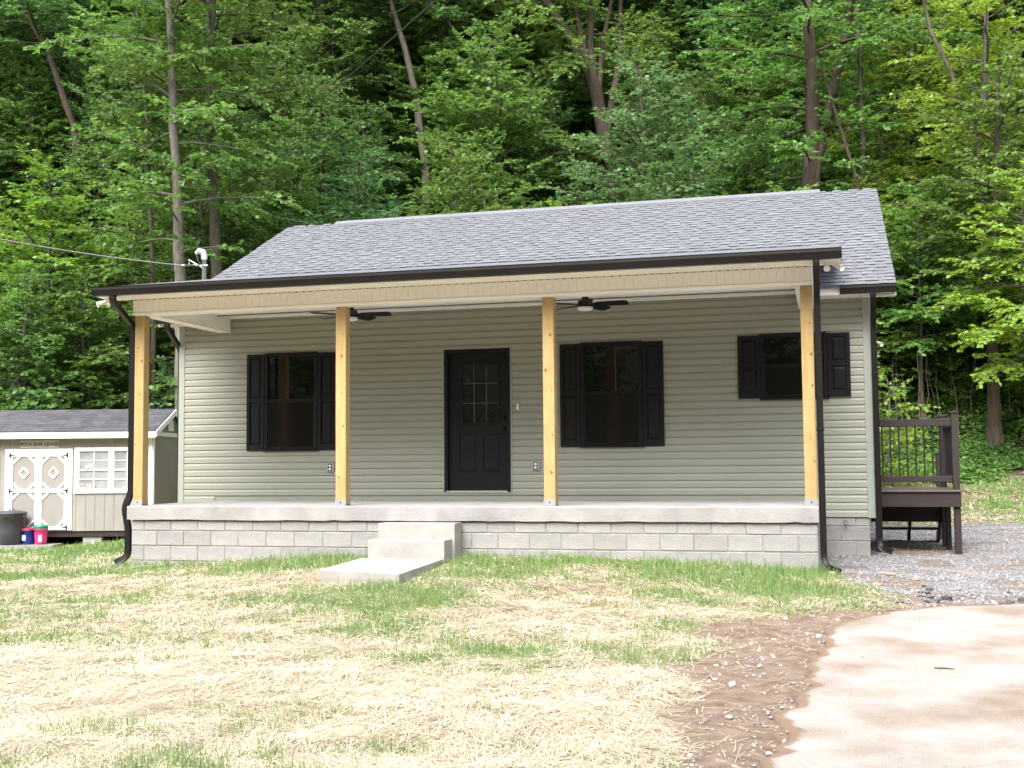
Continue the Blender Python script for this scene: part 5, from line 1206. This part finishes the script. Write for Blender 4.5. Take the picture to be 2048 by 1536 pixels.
ICO_V = []; ICO_F = []
def _ico():
    t = (1 + 5 ** .5) / 2
    v = np.array([(-1, t, 0), (1, t, 0), (-1, -t, 0), (1, -t, 0), (0, -1, t), (0, 1, t), (0, -1, -t), (0, 1, -t), (t, 0, -1), (t, 0, 1), (-t, 0, -1), (-t, 0, 1)], float); v /= np.linalg.norm(v[0])
    f = np.array([(0, 11, 5), (0, 5, 1), (0, 1, 7), (0, 7, 10), (0, 10, 11), (1, 5, 9), (5, 11, 4), (11, 10, 2), (10, 7, 6), (7, 1, 8), (3, 9, 4), (3, 4, 2), (3, 2, 6), (3, 6, 8), (3, 8, 9), (4, 9, 5), (2, 4, 11), (6, 2, 10), (8, 6, 7), (9, 8, 1)])
    return v, f
IV, IF = _ico()
OV = np.array([(1, 0, 0), (-1, 0, 0), (0, 1, 0), (0, -1, 0), (0, 0, 1), (0, 0, -1)], float); OF = np.array([(0, 2, 4), (2, 1, 4), (1, 3, 4), (3, 0, 4), (2, 0, 5), (1, 2, 5), (3, 1, 5), (0, 3, 5)])
def stones(name, x, y, size, rr, mat, label, flat=.6, oct_=False):
    n = len(x); IV_, IF_ = (OV, OF) if oct_ else (IV, IF); k_ = len(IV_); z = G(x, y); s = size[:, None] * np.stack([rr.uniform(.7, 1.2, n), rr.uniform(.7, 1.2, n), rr.uniform(.45, .85, n) * flat / .6], 1)
    a = rr.uniform(0, 6.28, n); ca, sa = np.cos(a), np.sin(a)
    v = IV_[None] * s[:, None] * rr.uniform(.65, 1.3, (n, k_, 1)); vx = v[..., 0] * ca[:, None] - v[..., 1] * sa[:, None]; vy = v[..., 0] * sa[:, None] + v[..., 1] * ca[:, None]
    V = np.stack([vx + x[:, None], vy + y[:, None], v[..., 2] + (z + s[:, 2] * .25)[:, None]], 2).reshape(-1, 3)
    Fc = (IF_[None] + (np.arange(n) * k_)[:, None, None]).reshape(-1, 3)
    tag(link(name, big_mesh(name, V, Fc, mat)), label, name, kind='stuff')
def gravel():
    rr = np.random.default_rng(31); n = 135000; px = rr.uniform(1560, 2120, n); dep = rr.uniform(11.3, 28, n); p = CAM[None] + dep[:, None] * ((px - 1024)[:, None] / F * RX[None] + RF[None]); x, y = p[:, 0], p[:, 1]
    _, gr, _ = zones(x, y); k = (rr.random(n) < gr * .85) & free(x, y); x, y = x[k], y[k]
    stones('gravel', x, y, rr.gamma(5, .0026, len(x)).clip(.006, .034), rr, 'gravel', 'grey crushed stone gravel spread beside the house and deck', .6, True)
    n = 60000; x, y = view_points(rr, n); la, gr, fo = zones(x, y); e = drive_edge(np.minimum(y, YTOP))
    k = free(x, y) & (la < .5) & (gr < .8) & (fo < .1) & (x > 7.2) & (y < 9) & (rr.random(n) < .6 * np.clip(fbm(x * 2.2, y * 2.2 + 9, 3) * 3 - .9, .08, 1)); x, y = x[k], y[k]
    stones('pebble', x, y, rr.gamma(2.2, .0036, len(x)).clip(.003, .03), rr, 'pebble', 'small pale pebbles scattered over the bare soil beside the driveway')
    n = 5200; x = rr.uniform(8.3, 13, n); y = rr.uniform(-7.9, -.6, n); k = in_drive(x, y) & (rr.random(n) < np.clip(1.1 - (x - drive_edge(y)) * 1.1, .03, 1) * .5); x, y = x[k], y[k]
    stones('pebble', x, y, rr.gamma(2.5, .0035, len(x)).clip(.003, .02), rr, 'pebble', 'fine grit lying on the edge of the concrete driveway')
gravel()
def rock(name, label, cat, group, px, py, r, mat, rr, flat=.55):
    x, y = gpt(px, py); v = IV * np.array([r * rr.uniform(.8, 1.3), r * rr.uniform(.7, 1.1), r * flat]) * rr.uniform(.55, 1.3, (12, 1))
    o = link(name, big_mesh(name, v, IF, mat)); o.location = (x, y, float(G(x, y)) + r * flat * .45); o.rotation_euler = (0, 0, rr.uniform(0, 6.28)); tag(o, label, cat, group)
rr = np.random.default_rng(41)
for k in range(52):
    px = rr.uniform(1690, 2060); py = 1211 - abs(rr.normal(0, 1)) * 20 + rr.uniform(-4, 3)
    if py < 1150: py = 1206
    rock('asphalt_lump', 'dark broken asphalt lump along the gravel edge of the driveway', 'stone', 'asphalt lumps along the driveway edge', px, py, rr.gamma(3, .0105).clip(.012, .07) if False else min(.07, max(.012, rr.gamma(3, .0105))), 'asphaltlump', rr, rr.uniform(.25, .5))
for px, py, r in ((1664, 1150, .06), (1700, 1160, .05), (1752, 1172, .07), (1745, 1204, .05), (1830, 1162, .06), (1935, 1150, .05), (1655, 1140, .04)):
    rock('tan_stone', 'tan sandstone piece lying on the gravel', 'stone', 'tan stones on the gravel', px, py, r, 'sandstone', rr, .4)
for px, py in ((1875, 1299), (1530, 1385), (1622, 1388), (1457, 1441), (1598, 1477), (1520, 1338), (1655, 1410)):
    rock('loose_stone', 'loose fist-sized stone lying on the bare soil or driveway', 'stone', 'loose stones around the driveway edge', px, py, rr.uniform(.022, .035), 'pebble', rr)
for px, py in ((1225, 1360), (1268, 1413), (1212, 1434)):
    rock('bark_chip', 'dark chip of bark lying on the straw', 'bark chip', 'bark chips on the straw', px, py, .03, 'barkdark', rr, .4)
def stick(name, label, px, py, px2, py2, r, mat='deadwood'):
    a, b = gpt(px, py), gpt(px2, py2); pts_ = [(a[0] + (b[0] - a[0]) * t, a[1] + (b[1] - a[1]) * t, float(G(a[0] + (b[0] - a[0]) * t, a[1] + (b[1] - a[1]) * t)) + r * .8 + .01) for t in (0, .35, .7, 1)]
    tag(link(name, MB().tube(pts_, r, 6, scales=[.8, 1, .9, .5]).mesh(name, mat, True)), label, 'stick')
stick('stick', 'short grey stick lying on the gravel near the downspout', 1758, 1149, 1792, 1152, .022)
stick('stick', 'thin twig lying on the concrete driveway', 1868, 1341, 1910, 1343, .008, 'barkdark')
stick('stick', 'dark splinter of wood in front of the walkway slab', 780, 1166, 812, 1163, .012, 'barkdark')
